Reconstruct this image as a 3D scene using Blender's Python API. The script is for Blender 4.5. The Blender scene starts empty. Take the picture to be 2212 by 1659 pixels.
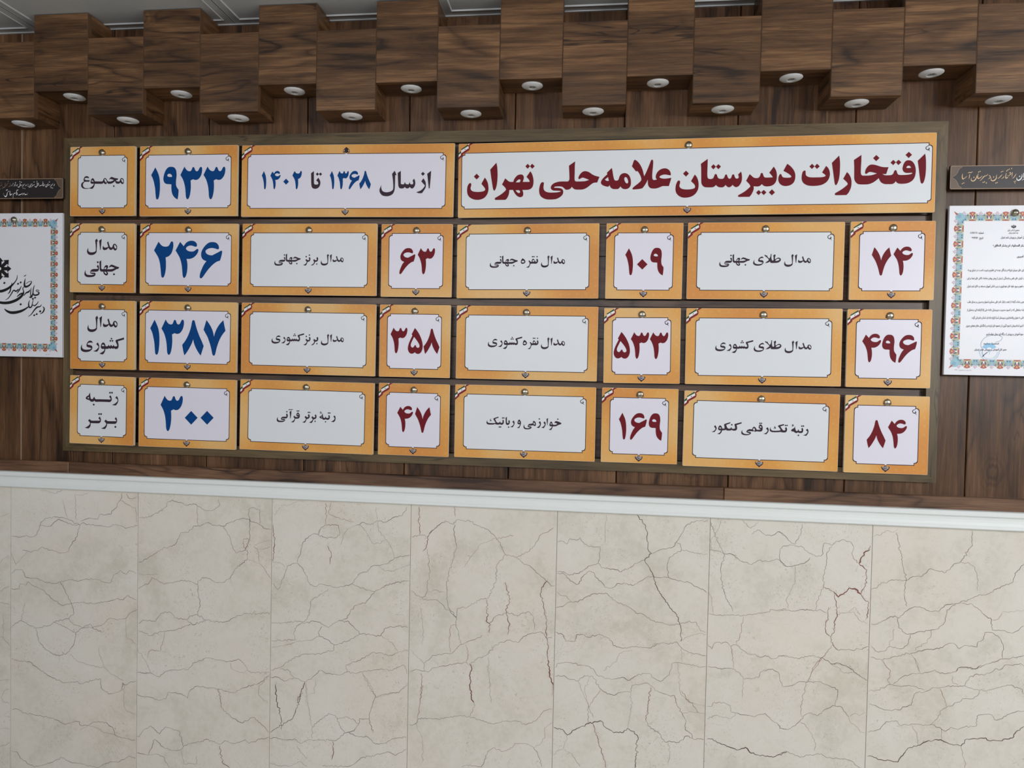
import bpy, bmesh, math, random
from mathutils import Vector, Matrix, geometry, noise as mnoise
R_ = random.Random(7)
SC = bpy.context.scene
COL = SC.collection
# ---------------- camera ----------------
F, RX, RZ, RY, D = 1473.3727, -0.0245423, 0.1139233, -0.0203386, 1.973629
Rm = Matrix.Rotation(RZ, 3, 'Z') @ Matrix.Rotation(RX, 3, 'X') @ Matrix.Rotation(RY, 3, 'Y')
CAMP = Vector((0, -D, 0))
cd = bpy.data.cameras.new('camera'); cam = bpy.data.objects.new('camera', cd); COL.objects.link(cam)
cd.sensor_width = 36; cd.lens = 36 * F / 2212; cd.clip_start = 0.05
M4 = Matrix((Rm.col[0], Rm.col[2], -Rm.col[1])).transposed().to_4x4(); M4.translation = CAMP
cam.matrix_world = M4
SC.camera = cam
# ---------------- colour management ----------------
vs = SC.view_settings
vs.view_transform = 'Standard'; vs.look = 'None'; vs.exposure = 0; vs.gamma = 1; vs.use_curve_mapping = False
# ---------------- light: the room's soft daylight and its windows behind and right of the camera ----------------
w = bpy.data.worlds.new('world'); SC.world = w; w.use_nodes = True
w.node_tree.nodes['Background'].inputs[0].default_value = (0.86, 0.93, 1.0, 1)
w.node_tree.nodes['Background'].inputs[1].default_value = 0.11
def area(name, loc, target, sx, sy, power, col, spread=math.pi):
    l = bpy.data.lights.new(name, 'AREA'); l.shape = 'RECTANGLE'; l.size = sx; l.size_y = sy; l.energy = power; l.color = col; l.spread = spread
    o = bpy.data.objects.new(name, l); COL.objects.link(o); o.location = loc
    o.rotation_euler = (Vector(target) - Vector(loc)).to_track_quat('-Z', 'Y').to_euler(); return o
area('window_light_right', (3.1, -3.1, .60), (.3, 0, -.15), 1.9, .75, 85, (.985, .995, 1.0))
area('window_light_back', (-.9, -4.2, .55), (-.7, 0, -.3), 3.6, .75, 57, (.97, .975, 1.0))
area('sun_on_floor', (1.12, -2.02, 0.2), (1.12, -2.02, -1.6), .30, .22, 14.0, (1.0, .93, .82), math.radians(4))
# ---- traced outlines: (crop origin x, y, scale) and contours. '*' marks a corner, '|' separates outlines, '^' starts a hole
DIG = {
'1': "195 145* 240 235 285 345 310 470 318 600 315 740 300 880 280 960 262 988 245 995 225 985 212 960 200 850 190 720 170 600 135 460 85 350*",
'9': "615 128 670 135 715 165 745 220 757 300 757 380 745 480 742 560 748 630 770 680 812 740* 810 800 800 900 785 995* 740 970 690 925 650 860 630 790 620 700 620 595* 560 588 500 585 450 562 422 520 408 460 415 380 440 290 480 205 530 150 575 130 ^ 512 355 530 325 565 312 605 325 635 360 638 395* 590 397 545 393 520 378",
'3': "967 125* 1000 180 1040 225 1090 245 1135 238 1160 200 1180 150 1205 133 1230 155 1250 210 1275 240 1305 245 1335 225 1360 175 1385 138 1410 130 1430 150 1438 210 1425 300 1395 380 1345 445 1300 472 1245 476 1195 457* 1130 492* 1135 560 1137 660 1128 780 1110 880 1085 955 1050 990 1020 965 1003 900 997 800 985 680 965 580 925 460 860 345*",
'2': "232 92* 270 145 320 200 370 225 430 232 490 222 530 190 560 135 585 92 610 85 635 100 648 160 645 240 625 330 590 420 530 490 480 518 430 532* 437 620 440 720 437 830 420 960 395 1050 372 1092 347 1105 322 1090 305 1040 295 920 282 790 260 650 215 520 105 335*",
'4': "838 98* 938 222* 970 170 1020 115 1080 80 1150 66 1220 75 1270 105 1305 150 1312 195 1290 235 1230 225 1180 207 1110 202 1050 225 1012 258 1002 290 1030 330 1080 358 1150 370 1220 362 1270 330 1310 300 1335 298 1352 320 1345 370 1310 440 1250 510 1180 555 1110 575 1018 578* 1035 660 1043 760 1038 880 1020 990 990 1075 952 1112 925 1090 907 1030 898 920 885 780 860 650 820 530 770 440 710 340*",
'6': "1750 103 1830 115 1880 150 1915 200 1928 255 1920 300 1890 308 1840 292 1780 275 1720 270 1650 282 1590 310 1553 345 1552 385 1580 430 1630 460 1690 475 1740 475 1800 445 1900 395 1990 345 2012 355 2018 390 2005 460 1985 540 1955 628* 1880 650 1800 700 1710 780 1620 880 1540 990 1480 1075 1440 1115 1410 1125 1388 1095 1388 1040 1405 960 1440 870 1480 780 1525 705 1575 642* 1510 615 1460 575 1430 510 1425 430 1445 350 1490 270 1550 195 1620 135 1680 110",
'8': "1207 142 1235 158 1250 210 1275 310 1320 450 1370 580 1420 690 1477 830* 1440 950 1397 1085* 1330 990 1270 880 1225 770 1198 650* 1165 750 1110 860 1040 980 965 1080* 935 960 908 798* 990 690 1050 580 1100 460 1140 330 1165 200 1180 155",
'7': "1552 140* 1610 220 1670 320 1720 440 1753 585* 1775 490 1820 380 1880 280 1940 205 2000 147* 2025 280 2055 425* 1980 520 1920 620 1870 730 1830 850 1800 970 1780 1050 1762 1080 1745 1085 1722 1075 1705 1040 1690 960 1660 830 1620 700 1570 570 1520 480 1475 395*",
'5': "513 270* 590 360 670 480 730 600 775 720 798 840 802 930 790 1010 760 1090 710 1150 650 1178 590 1175 545 1155 510 1120* 470 1150 410 1172 350 1165 300 1130 262 1065 248 980 260 900 290 800 340 690 420 530* 390 495* ^ 480 582* 530 640 600 730 660 825 682 890 675 940 640 962 595 960 562 930 545 885 523 868 500 885 470 930 430 955 390 945 362 905 358 850 385 770 430 680",
'0': "50 0* 100 50* 50 100* 0 50*",
}
# number instances: plaque key, crop, [(digit, x0, y0, x1, y1)]
NUM = [
('12',(320,350,12.289),[('1',85,145,318,995),('9',408,128,812,995),('3',860,125,1438,990),('3',1473,122,2053,990)],'blue'),
('22',(325,515,13.01),[('2',105,85,648,1105),('4',710,66,1352,1112),('6',1388,103,2018,1125)],'blue'),
('32',(320,680,12.289),[('1',60,132,303,1060),('3',358,125,955,1065),('8',908,142,1477,1085),('7',1475,140,2055,1085)],'blue'),
('42',(0,640,3.606),[('3',1252,775,1425,1050),('0',1440,893,1540,1000),('0',1563,893,1665,1000)],'blue'),
('36',(1310,700,15.8),[('5',248,270,802,1180),('3',835,280,1455,1185),('3',1483,282,2110,1195)],'red'),
('24',(780,450,7.2125),[('6',598,620,845,1027),('3',883,620,1153,1028)],'red'),
('26',(970,470,4.254),[('1',1620,283,1690,530),('0',1727,382,1824,478),('9',1850,278,1971,532)],'red'),
('28',(1470,470,3.95),[('7',1632,253,1797,495),('4',1817,248,1982,495)],'red'),
('38',(1780,620,5.12),[('4',422,517,630,833),('9',642,527,799,838),('6',820,530,1026,838)],'red'),
('34',(500,640,4.424),[('3',1521,300,1682,545),('5',1686,303,1828,551),('8',1836,310,1988,553)],'red'),
('44',(500,640,4.424),[('4',1585,1048,1735,1298),('7',1755,1058,1907,1305)],'red'),
('46',(970,820,4.254),[('1',1561,305,1628,550),('6',1663,308,1817,553),('9',1835,310,1957,562)],'red'),
('48',(1470,830,3.95),[('8',1588,306,1749,546),('4',1770,303,1931,548)],'red'),
('13',(500,290,4.424),[('1',291,353,333,527),('4',373,351,470,526),('0',496,425,550,482),('2',583,351,673,526),('1',941,352,983,526),('3',1013,351,1122,527),('6',1122,351,1225,527),('8',1222,350,1333,527)],'blue'),
]
TITLE = [
((1000,340,13.012),"207 722 232 740 235 790 220 840 218 880 240 930 290 958 360 970 440 972 520 965 590 948 625 915 622 880 590 830 520 745* 617 567* 660 630 700 720 718 830 720 900 705 980 670 1060 610 1130 540 1170 460 1192 380 1195 300 1180 220 1145 160 1090 128 1020 118 940 122 860 140 790 175 738 | 387 460* 468 542* 387 622* 308 542* | 943 150* 965 270 975 450 972 600 960 730 935 850 905 915 882 938 860 915 840 850 820 720 795 560 768 345* | 1897 392* 1940 460 1972 560 1985 650 1980 750 1955 830 1905 885 1840 910 1770 915 1672 918* 1692 980 1697 1040 1680 1090 1640 1115 1590 1118 1530 1090 1480 1040 1440 980 1408 915* 1305 918* 1300 990 1280 1070 1240 1150 1195 1195* 920 1198* 898 1180 900 1150 930 1125 1010 1080 1100 1020 1180 950 1212 908 1200 870 1160 820 1100 765* 1190 590* 1240 635 1290 675 1340 690 1418 690* 1435 630 1480 560 1530 510 1590 485 1650 482 1690 505 1712 550 1708 610 1680 690* 1870 690* 1875 670 1850 620 1785 550* ^ 1485 705* 1530 650 1570 625 1600 620 1618 640 1612 675 1590 702* ^ 1480 925* 1510 965 1550 998 1590 1000 1608 975 1595 940 1570 922* | 1822 182* 1885 248* 1822 322* 1757 252* | 1948 180* 2018 250* 1948 322* 1885 248*"),
((1155,340,14.747),"1290 128* 1280 280 1278 450 1272 600 1272 700 1285 745 1320 768 1400 768 1520 765 1620 755 1735 718* 1640 680 1560 652 1510 650 1460 675 1420 695 1395 675 1395 640 1420 580 1470 510 1530 460 1600 440 1680 452 1760 490 1830 540 1910 580 1980 602 2065 622* 1990 803* 1920 805 1860 820 1800 860 1720 925 1640 980 1560 1015 1480 1028 1330 1028 1270 1015 1225 985 1185 938* 1145 990 1100 1020 1040 1032 985 1030* 940 985 890 945 830 928 740 925 650 935 620 955 635 970 720 972 800 980 860 1000 900 1045 910 1110 890 1180 840 1240 770 1290 690 1325 600 1340 500 1345 400 1340 320 1320 240 1280 180 1220 150 1140 142 1050 152 960 175 870 210 810 250 790 285 800 295 840 285 900 282 970 295 1030 330 1075 390 1105 460 1120 560 1123 680 1118 770 1105 830 1085 800 1068 700 1062 600 1058 550 1035 520 1000 515 950 540 890 600 835 690 795 780 775 880 768 1050 768 1085 745 1105 700 1105 550 1098 400 1093 265*"),
((1290,335,13.012),"412 362* 430 440 445 540 460 620 480 690 510 715 560 718 600 690 615 640 640 580 690 530 760 508 830 520 890 565 930 640 948 730 945 830 915 900 860 945 790 960 730 950 690 925 650 882* 620 930 580 955 520 958 450 955 400 930 365 890 347 842* 320 885 290 890 220 875 150 845 115 810 105 770 125 710 170 650 220 600 285 542* 272 500* ^ 218 688* 305 620* 330 725* 280 728 240 712 ^ 790 622 830 635 860 690 872 750 855 795 825 795 790 760 765 700 765 645 | 1060 135 1110 160 1170 220 1230 310 1280 430 1320 600* 1370 500 1430 360 1480 240 1515 150 1540 132 1565 145 1575 190 1570 300 1558 420 1548 540 1548 630 1560 680 1590 702 1680 690* 1650 650 1648 590 1670 520 1720 450 1790 400 1870 375 1940 378 2000 405 2045 455 2068 520 2060 570 1990 560 1900 548 1820 565 1765 595 1752 620 1780 645 1850 662 1940 662 2085 640* 2060 730 2015 872* 1835 872* 1750 910 1660 938 1570 942 1500 930 1455 890 1430 830 1420 690* 1380 780 1330 860 1270 935* 1180 955 1020 968 992 955 1000 925 1060 870 1140 810 1210 745 1240 700 1235 640 1200 550 1150 470 1118 445* 1095 465* 978 320* 1010 220 1035 155"),
((1450,335,13.825),"230 760 262 785 262 840 245 900 255 960 310 1005 400 1025 500 1028 600 1018 690 990 712 945 690 880 590 780* 703 582* 750 640 790 720 815 830 815 930 800 1020 750 1120 670 1200 570 1250 460 1272 350 1270 250 1235 170 1165 130 1070 128 960 150 860 190 780 | 440 468* 528 552* 440 645* 350 555* | 1090 115* 1085 300 1078 500 1080 640 1098 695 1140 715 1200 715 1250 690 1280 630 1300 580 1330 565 1360 590 1380 650 1410 695 1460 710 1540 708 1580 670 1605 610 1635 578 1665 600 1685 660 1715 700 1760 705 1795 665 1815 605 1845 575 1875 590 1895 650 1925 695 1965 705 2000 690 2015 650 1995 582* 2082 495* 2105 570 2112 680 2100 780 2060 870 2010 930 1950 958 1890 945 1830 890* 1790 935 1730 965 1670 945 1620 892* 1580 940 1530 965 1460 965 1400 950 1330 895* 1280 945 1210 965 1050 965 980 950 925 900 900 840 895 750 895 600 893 400 885 262* | 1260 275* 1333 348* 1258 428* 1187 352* | 1408 272* 1485 345* 1408 425* 1333 348*"),
((1585,335,14.747),"1272 370* 1320 440 1355 520 1372 630 1368 750 1345 840 1300 910 1240 960 1160 990 1070 1000 1000 995 940 970 893 925* 850 970 790 998 720 1002 633 995* 635 1080 610 1160 565 1250 500 1332* 160 1335* 135 1315 140 1285 180 1260 270 1210 370 1145 460 1070 525 1005 520 970 480 910 393 822* 507 608* 560 655 610 700 660 728 730 735 780 725 820 690 845 640 860 590 890 570 920 580 940 640 965 695 1000 715 1060 718 1240 712* 1230 680 1190 630 1132 562* | 795 1115* 870 1188* 793 1280* 710 1195* | 955 1110* 1040 1190* 953 1278* 870 1188* | 1216 1092* 1312 1190* 1213 1285* 1117 1190* | 1703 280* 1770 325 1850 400 1920 500 1955 600 1960 700 1945 790 1910 870 1850 930 1770 970 1680 988 1590 982 1510 950 1450 890 1420 810 1420 730 1440 660 1470 612 1500 605 1520 630 1540 680 1580 712 1650 722 1740 722 1810 712 1835 685 1800 640 1720 580 1580 505*"),
((1725,325,15.8),"207 685 238 710 240 780 255 850 310 895 400 918 500 922 650 920 780 915 880 895 922 862 890 820 800 752* 940 530* 1000 590 1045 670 1068 780 1062 870 1030 970 970 1060 890 1125 790 1175 680 1200 560 1212 430 1212 310 1195 210 1150 140 1080 108 990 105 900 120 800 150 720 | 462 458* 545 545* 455 635* 368 548* | 630 455* 722 545* 625 633* 545 545* | 1383 178* 1405 300 1415 450 1412 620 1402 800 1380 960 1340 1090 1300 1165 1272 1188 1245 1165 1225 1090 1205 940 1180 740 1135 425* | 1650 740* 1710 800 1770 900 1800 1010 1805 1130 1790 1250 1750 1360 1700 1450 1630 1525* 1265 1528 1235 1500 1245 1465 1300 1430 1420 1360 1550 1270 1650 1185 1675 1150 1660 1105 1610 1050 1522 968*"),
((1835,320,12.64),"325 188* 322 350 312 520 308 660 318 720 350 748 430 752 540 748 640 730 750 690* 680 675 600 655 550 652 510 670 470 700 440 705 425 680 430 620 460 550 510 490 570 455 640 450 720 465 800 490 880 512 960 522 1065 520* 1000 710* 895 708* 960 740 1060 742 1140 735 1190 700 1215 640 1240 605 1270 605 1290 640 1305 690 1340 728 1420 735 1520 732 1620 722 1700 700 1712 680 1690 672* 1600 680 1530 675 1475 640 1448 580 1455 500 1490 410 1540 350 1600 332 1680 345 1745 400 1790 490 1808 600 1800 710 1770 810 1710 890 1620 945 1520 970 1400 975 1330 965 1290 940 1260 905* 1220 955 1160 982 1070 985 960 982 890 955 840 910 795 820* 730 880 650 935 560 975 470 992 290 992 220 975 160 920 130 840 128 700 128 500 120 325* ^ 1550 540* 1565 505 1605 482 1650 492 1685 535* 1620 545 | 730 190* 818 270* 727 358* 643 275* | 1195 322* 1265 388* 1192 466* 1118 396* | 1337 318* 1415 388* 1333 465* 1265 388* | 1618 102* 1707 183* 1613 272* 1528 187* | 2062 152* 2080 250 2088 420 2085 580 2072 740 2045 870 2010 950 1975 970 1945 940 1925 850 1905 690 1885 520 1862 347*"),
]
WORD = {
'majmu': "365 212 420 235 455 275 462 310* 410 295 350 288 290 300 265 335 290 370 350 385 430 388 495 385* 460 458* 280 460 220 510 190 570 195 630 225 690 280 725 350 735 450 735 500 715 480 742 400 762 300 765 215 755 150 715 115 650 112 590 130 530 175 480 235 450 225 420 218 380 225 330 250 270 300 225 | 1885 298 1930 320 1960 370 1970 430 1965 500 1940 545 1900 555 1860 535 1815 480* 1790 520 1750 540 1670 540 1620 515 1600 470 1590 425* 1540 470 1450 530 1380 543 1290 543 1235 480* 1220 530 1185 560 1150 555 1110 525 1080 490* 1060 525 1020 545 705 545* 690 620 655 700 600 765* 500 755 450 740* 530 705 600 650 650 590 668 545* 590 545 540 530 518 480 530 410 560 350 610 302 650 325 685 380 705 440* 1010 445 1045 435 1075 370 1110 310 1145 295 1190 310 1230 370 1265 430 1310 445 1390 445 1470 420 1540 375* 1450 355 1400 335 1370 345 1340 375* 1335 350 1380 280 1430 248 1500 265 1580 295 1725 318* 1690 385* 1620 385* 1650 430 1710 445 1775 440 1800 380 1820 330 1850 303 ^ 558 438 580 400 615 402 655 458 605 450 ^ 1125 340 1160 335 1205 400 1222 455 1200 490 1160 460 1130 400 ^ 1850 350 1890 340 1930 390 1945 450 1925 490 1890 460 1860 400 | 1532 600* 1572 645* 1532 690* 1490 645*",
'medal': "515 95* 560 205* 525 205* 520 350 510 500 505 590 480 640 420 690 340 715 260 712 190 680 155 630 145 570 160 500 190 440* 188 520 205 570 250 605 320 615 400 605 460 575 475 540 475 400 465 280 450 165* | 697 108* 685 250 668 400 655 522* 635 522* 625 380 600 175* | 945 197* 975 300 1000 380 1040 430 1090 425 1110 370 1140 310 1190 290 1240 320 1275 380 1278 450 1260 510 1215 545 1170 530 1120 470* 1090 510 1040 525 990 500 950 440* 900 500 840 525 780 525 740 490 735 430 762 355* 770 400 800 430 850 435 910 420 945 405* 930 340 900 248* ^ 1170 345 1200 335 1240 390 1250 440 1230 475 1195 450 1170 400",
'jahani': "680 920* 680 1060 680 1190 695 1240 740 1250 775 1240 790 1180 830 1120 880 1095 925 1110 940 1160 920 1215 885 1248* 1000 1250 1100 1240 1190 1205* 1120 1175 1060 1155 1020 1170 985 1195* 980 1160 1030 1095 1080 1080 1150 1100 1250 1145 1360 1170* 1325 1235* 1260 1250 1170 1300 1080 1340 890 1340* 925 1370 938 1420 910 1475 860 1485 800 1450 770 1400 755 1342* 690 1340 640 1310 625 1250 620 1150 612 965* ^ 790 1245* 815 1200 850 1175 872 1195 855 1245* ^ 795 1342* 850 1350 885 1400 875 1425 840 1410 805 1370 | 555 1080* 585 1130 595 1190 590 1270 560 1320 520 1340 460 1345 300 1345 275 1365 330 1380 420 1380 460 1400 468 1440 440 1500 380 1535 290 1550 190 1550 110 1530 60 1480 48 1420 60 1350 100 1278* 90 1350 100 1400 140 1450 220 1468 330 1468 435 1440* 350 1430 290 1415 262 1380 280 1310 330 1260 400 1242 530 1240 560 1230 545 1190 510 1148* | 550 943* 592 985* 550 1033* 508 985* | 1163 1398* 1207 1442* 1163 1487* 1120 1442*",
'keshvari': "1715 945* 1715 1018* 1480 1090* 1500 1160 1512 1240 1505 1310 1470 1365 1410 1380 1370 1370 1340 1345* 1310 1370 1290 1370 1250 1345* 1210 1370 1180 1368 1150 1345* 1115 1372 1015 1375* 1000 1450 970 1520 920 1582* 850 1575 790 1550* 880 1500 960 1440 978 1375* 900 1375 855 1350 840 1290 855 1210 890 1150 930 1135 970 1150 1005 1210 1025 1270 1080 1275 1110 1260 1130 1210* 1160 1260 1195 1265 1230 1215* 1260 1265 1290 1268 1320 1215* 1350 1270 1410 1278 1450 1265 1455 1230 1430 1170 1400 1100 1400 1050 1430 1030* ^ 880 1240 905 1215 945 1220 975 1265 930 1270 885 1260 | 722 1130* 755 1180 778 1260 775 1340 750 1410 700 1480* 640 1478 552 1462* 640 1425 710 1370 750 1310 740 1270 665 1195* | 460 1062 510 1095 540 1150* 480 1135 400 1140 350 1165 340 1205 380 1220 450 1235 505 1265 520 1310 515 1370 480 1420 420 1465 330 1490 240 1495 150 1470 95 1420 82 1350 95 1270 135 1195* 125 1270 135 1330 180 1380 260 1402 370 1400 440 1385 490 1355* 440 1330 370 1315 315 1290 300 1240 310 1180 340 1120 390 1075 | 1240 952* 1280 988* 1240 1028* 1203 988* | 1200 1030* 1238 1068* 1202 1110* 1162 1068* | 1280 1030* 1318 1068* 1280 1110* 1242 1068*",
'rotbe_big': "1202 340* 1235 390 1255 460 1255 530 1230 600 1170 678* 1110 675 1030 655* 1120 620 1200 560 1232 500 1210 450 1148 405* | 970 312* 1005 360 1022 430 1020 490 985 540 940 558 840 552 620 545 440 545 395 500* 370 535 320 545 270 535 225 490 200 478* 150 470 100 440 95 400 130 350 195 315* 205 285 245 215* 255 330 270 420 300 450 340 445 370 400 390 365* 420 410 440 450 620 455 860 462 950 465 985 450 970 410 930 375* ^ 150 405* 200 365* 215 420* 180 425 | 960 182* 998 222* 960 262* 920 222* | 1032 182* 1070 222* 1032 262* 994 222* | 378 605* 418 645* 378 688* 340 645* | 1170 1095* 1200 1140 1215 1210 1205 1280 1170 1325 1130 1340 858 1332* 850 1400 820 1470 775 1525* 700 1515 640 1500* 730 1460 800 1400 825 1335 800 1290 755 1245* 810 1180* 860 1230 920 1240 1140 1242 1180 1235 1170 1200 1130 1160* | 588 1075* 620 1120 635 1190 625 1260 590 1300 550 1318 272 1310* 265 1390 240 1450 195 1500* 120 1492 55 1475* 150 1430 220 1370 245 1315 225 1270 175 1225* 228 1160* 270 1205 320 1222 560 1222 600 1215 590 1180 545 1140* | 1155 1402* 1195 1445* 1153 1490* 1113 1445* | 568 945* 606 985* 568 1027* 530 985* | 642 945* 680 985* 642 1027* 602 985*",
'azsal': "2105 72* 2098 180 2080 372* 2065 372* 2055 280 2038 122* | 1973 200* 2005 250 2015 300 2010 360 1950 452* 1900 455 1850 438* 1930 405 1985 350 1995 320 1970 290 1937 252* | 1965 90* 1998 122* 1965 158* 1932 122* | 1588 72* 1588 200 1588 290 1600 300 1640 300 1658 262* 1672 295 1700 302 1722 300 1738 262* 1752 298 1790 300 1800 270 1790 240 1815 205* 1832 250 1832 310 1810 355 1780 375 1760 368 1740 348* 1715 370 1680 370 1655 348* 1630 370 1580 372 1550 345 1542 280 1535 108* | 1483 70* 1515 145* 1492 147* 1488 300 1480 400 1450 465 1390 500 1330 505 1270 490 1230 440 1225 390 1255 315* 1255 370 1280 420 1340 438 1410 425 1455 385 1455 250 1438 125* | 105 78* 105 200 108 290 125 305 165 305 180 285 170 260 143 235* 180 190* 205 230 215 270 208 320 180 360 140 378 100 375 70 350 60 290 57 112* | 165 100* 192 128* 165 158* 137 128* | 217 100* 244 128* 217 158* 190 128*",
'barnez': "1353 203* 1372 240 1370 290 1340 335 1285 348* 1265 400 1215 450* 1160 445* 1230 400 1255 350 1230 300* 1258 262* 1285 295 1330 290 1335 265 1318 240* | 1333 382* 1357 405* 1333 430* 1310 405* | 1122 203* 1148 240 1145 290 1120 330 1065 348* 1045 405 1010 455* 938 440* 1010 400 1040 345 1005 298* 1032 258* 1060 290 1105 292 1115 265 1098 235* | 1120 125* 1145 150* 1120 175* 1095 150* | 1028 168* 1053 193* 1028 220* 1003 193*",
'noqre': "1358 168* 1378 200 1380 250 1355 290 1310 305 1255 300* 1180 305* 1160 360 1130 410* 1060 402* 1130 365 1155 310 1150 270 1122 228* 1150 215* 1185 250 1215 250* 1215 210 1240 175 1270 180 1300 225 1325 255 1345 240 1340 215 1325 205* ^ 1232 225 1260 205 1285 228 1270 248 1240 245 | 1355 97* 1378 118* 1355 140* 1332 118* | 1232 95* 1254 117* 1232 138* 1210 117* | 1272 95* 1294 117* 1272 138* 1250 117* | 968 160* 1010 185 1042 230 1040 270 1000 303 950 305 925 280 930 220 945 190 ^ 955 235 985 222 1015 245 1005 268 965 270 945 258",
'talaye': "1308 97* 1322 142* 1308 148* 1308 210 1360 180 1400 175 1435 200 1435 240 1400 275 1350 293 1235 297* 1205 290 1190 260* 1150 288 1075 300* 1120 265 1165 225 1120 170 1070 135* 1075 105* 1100 125 1135 125* 1130 145 1175 200* 1200 160 1212 90* 1228 90* 1225 180 1240 235 1260 240 1275 225 1272 150 1265 125* ^ 1308 245* 1350 205 1395 200 1410 218 1380 240 1340 248 | 1020 152 1052 185* 1000 185 960 205 965 230 1020 235 1045 265 1035 310 990 345 930 358 860 352 815 320 812 275 840 215* 835 270 860 310 930 325 1000 312 1030 290* 980 275 930 260 925 225 945 185 985 158",
'w43': "2027 340* 2055 385 2060 450 2045 510 2000 562* 1905 550* 1980 510 2025 460 2020 415 1985 382* | 1845 322* 1870 370 1870 430 1840 475 1790 488 1730 465* 1690 485 1650 480 1612 445* 1570 440 1530 405 1545 375 1610 340 1618 300 1638 270* 1645 350 1660 410 1690 425 1715 410 1733 370* 1755 415 1800 425 1835 400 1815 365* ^ 1570 400* 1612 375* 1615 405* | 1825 235* 1852 262* 1825 290* 1798 262* | 1872 235* 1899 262* 1872 290* 1845 262* | 1730 522* 1757 550* 1730 577* 1703 550* | 1580 212* 1605 215* 1575 235 1580 255 1617 240* 1600 270 1540 300* 1570 265 1545 250 1550 225 | 1405 305* 1430 350 1430 410 1400 455 1330 475* 1310 535 1270 592* 1185 575* 1260 530 1305 475 1265 412* 1300 360* 1335 405 1385 400 1385 365 1367 340* | 1385 507* 1412 535* 1385 565* 1358 535* | 1180 295* 1205 340 1205 400 1170 445 1105 465* 1085 530 1050 582* 960 570* 1040 525 1080 460 1040 400* 1075 352* 1110 395 1160 390 1160 360 1143 335* | 1163 215* 1190 240* 1163 268* 1136 240* | 1210 215* 1237 240* 1210 268* 1183 240* | 820 245 860 280 882 340 875 400 830 445 730 450* 715 510 670 572* 585 555* 665 515 710 450 670 388* 702 345* 740 390 800 392 840 375* 790 370 768 335 780 280 ^ 795 315 820 298 845 318 825 330 | 797 168* 823 195* 797 222* 771 195* | 847 168* 873 195* 847 222* 821 195* | 608 185* 600 300 580 442* 565 442* 560 350 545 222* | 510 175* 530 135 580 142 665 135* 620 165 560 160 530 165 | 455 275* 485 320 480 390 445 435 390 440 300 435 290 450 370 455 398 480 385 520 330 555 240 562 160 550 122 500 130 440 160 390* 155 450 180 495 250 515 340 510 385 492* 300 490 262 465 270 420 320 385 430 380 445 360 425 325* | 455 192* 482 220* 455 248* 428 220*",
'w45': "1975 185 2040 200 2125 240* 2105 272* 2040 290 1970 325 1880 330* 1870 380 1835 432* 1770 418* 1830 385 1858 330 1810 325 1792 290 1810 230 1842 195 1870 225 1885 275 1950 285 2010 262* 1965 235 1930 240* 1940 205 ^ 1818 262 1838 245 1862 272 1835 275 | 2022 110* 2045 133* 2022 157* 1999 133* | 1757 100* 1750 200 1738 320* 1722 215 1712 130* | 1668 190* 1690 240 1685 300 1640 378* 1568 365* 1630 330 1665 280 1630 228* | 1540 185* 1562 240 1555 300 1510 375* 1440 362* 1500 325 1535 275 1500 222* | 1517 102* 1540 126* 1517 150* 1494 126* | 1370 178 1405 205 1425 260 1415 310 1390 320 1350 300* 1310 305 1230 308 1225 320 1280 330 1305 345 1290 385 1230 408 1150 408 1100 385 1085 335 1110 265* 1110 330 1150 372 1220 378 1275 362* 1220 350 1200 325 1230 270 1290 255 1335 245 1345 200 ^ 1365 225 1390 240 1395 275 1375 280 1358 250 | 970 140 1000 175 1018 230 1000 310 965 378* 900 368* 960 335 990 275* 940 270 922 240 935 180 ^ 945 215 965 198 985 222 965 230 | 818 165* 840 215 835 280 790 355* 722 345* 790 305 815 255 780 205* | 635 65* 632 150 635 225 655 238 680 230 668 195* 692 150* 712 190 705 250 670 288 630 285 605 260 600 180 595 95* | 680 325* 703 350* 680 375* 656 350* | 535 140* 550 185 545 240 520 275 480 285 440 270* 400 282 340 278 310 262* 270 278 150 280 95 265 75 220 100 150* 98 200 130 230 200 238 290 240* 320 225 285 170 265 120 290 100 400 65* 405 92* 310 125* 340 190 370 225 420 225 445 190* 465 230 505 225 515 200 505 178* | 515 78* 538 100* 515 122* 492 100* | 552 78* 575 100* 552 122* 530 100* | 425 322* 448 345* 425 368* 402 345* | 462 322* 485 345* 462 368* 439 345* | 228 118* 190 135 195 155 215 175 190 188 150 188* 185 172 170 150 185 128",
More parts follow.
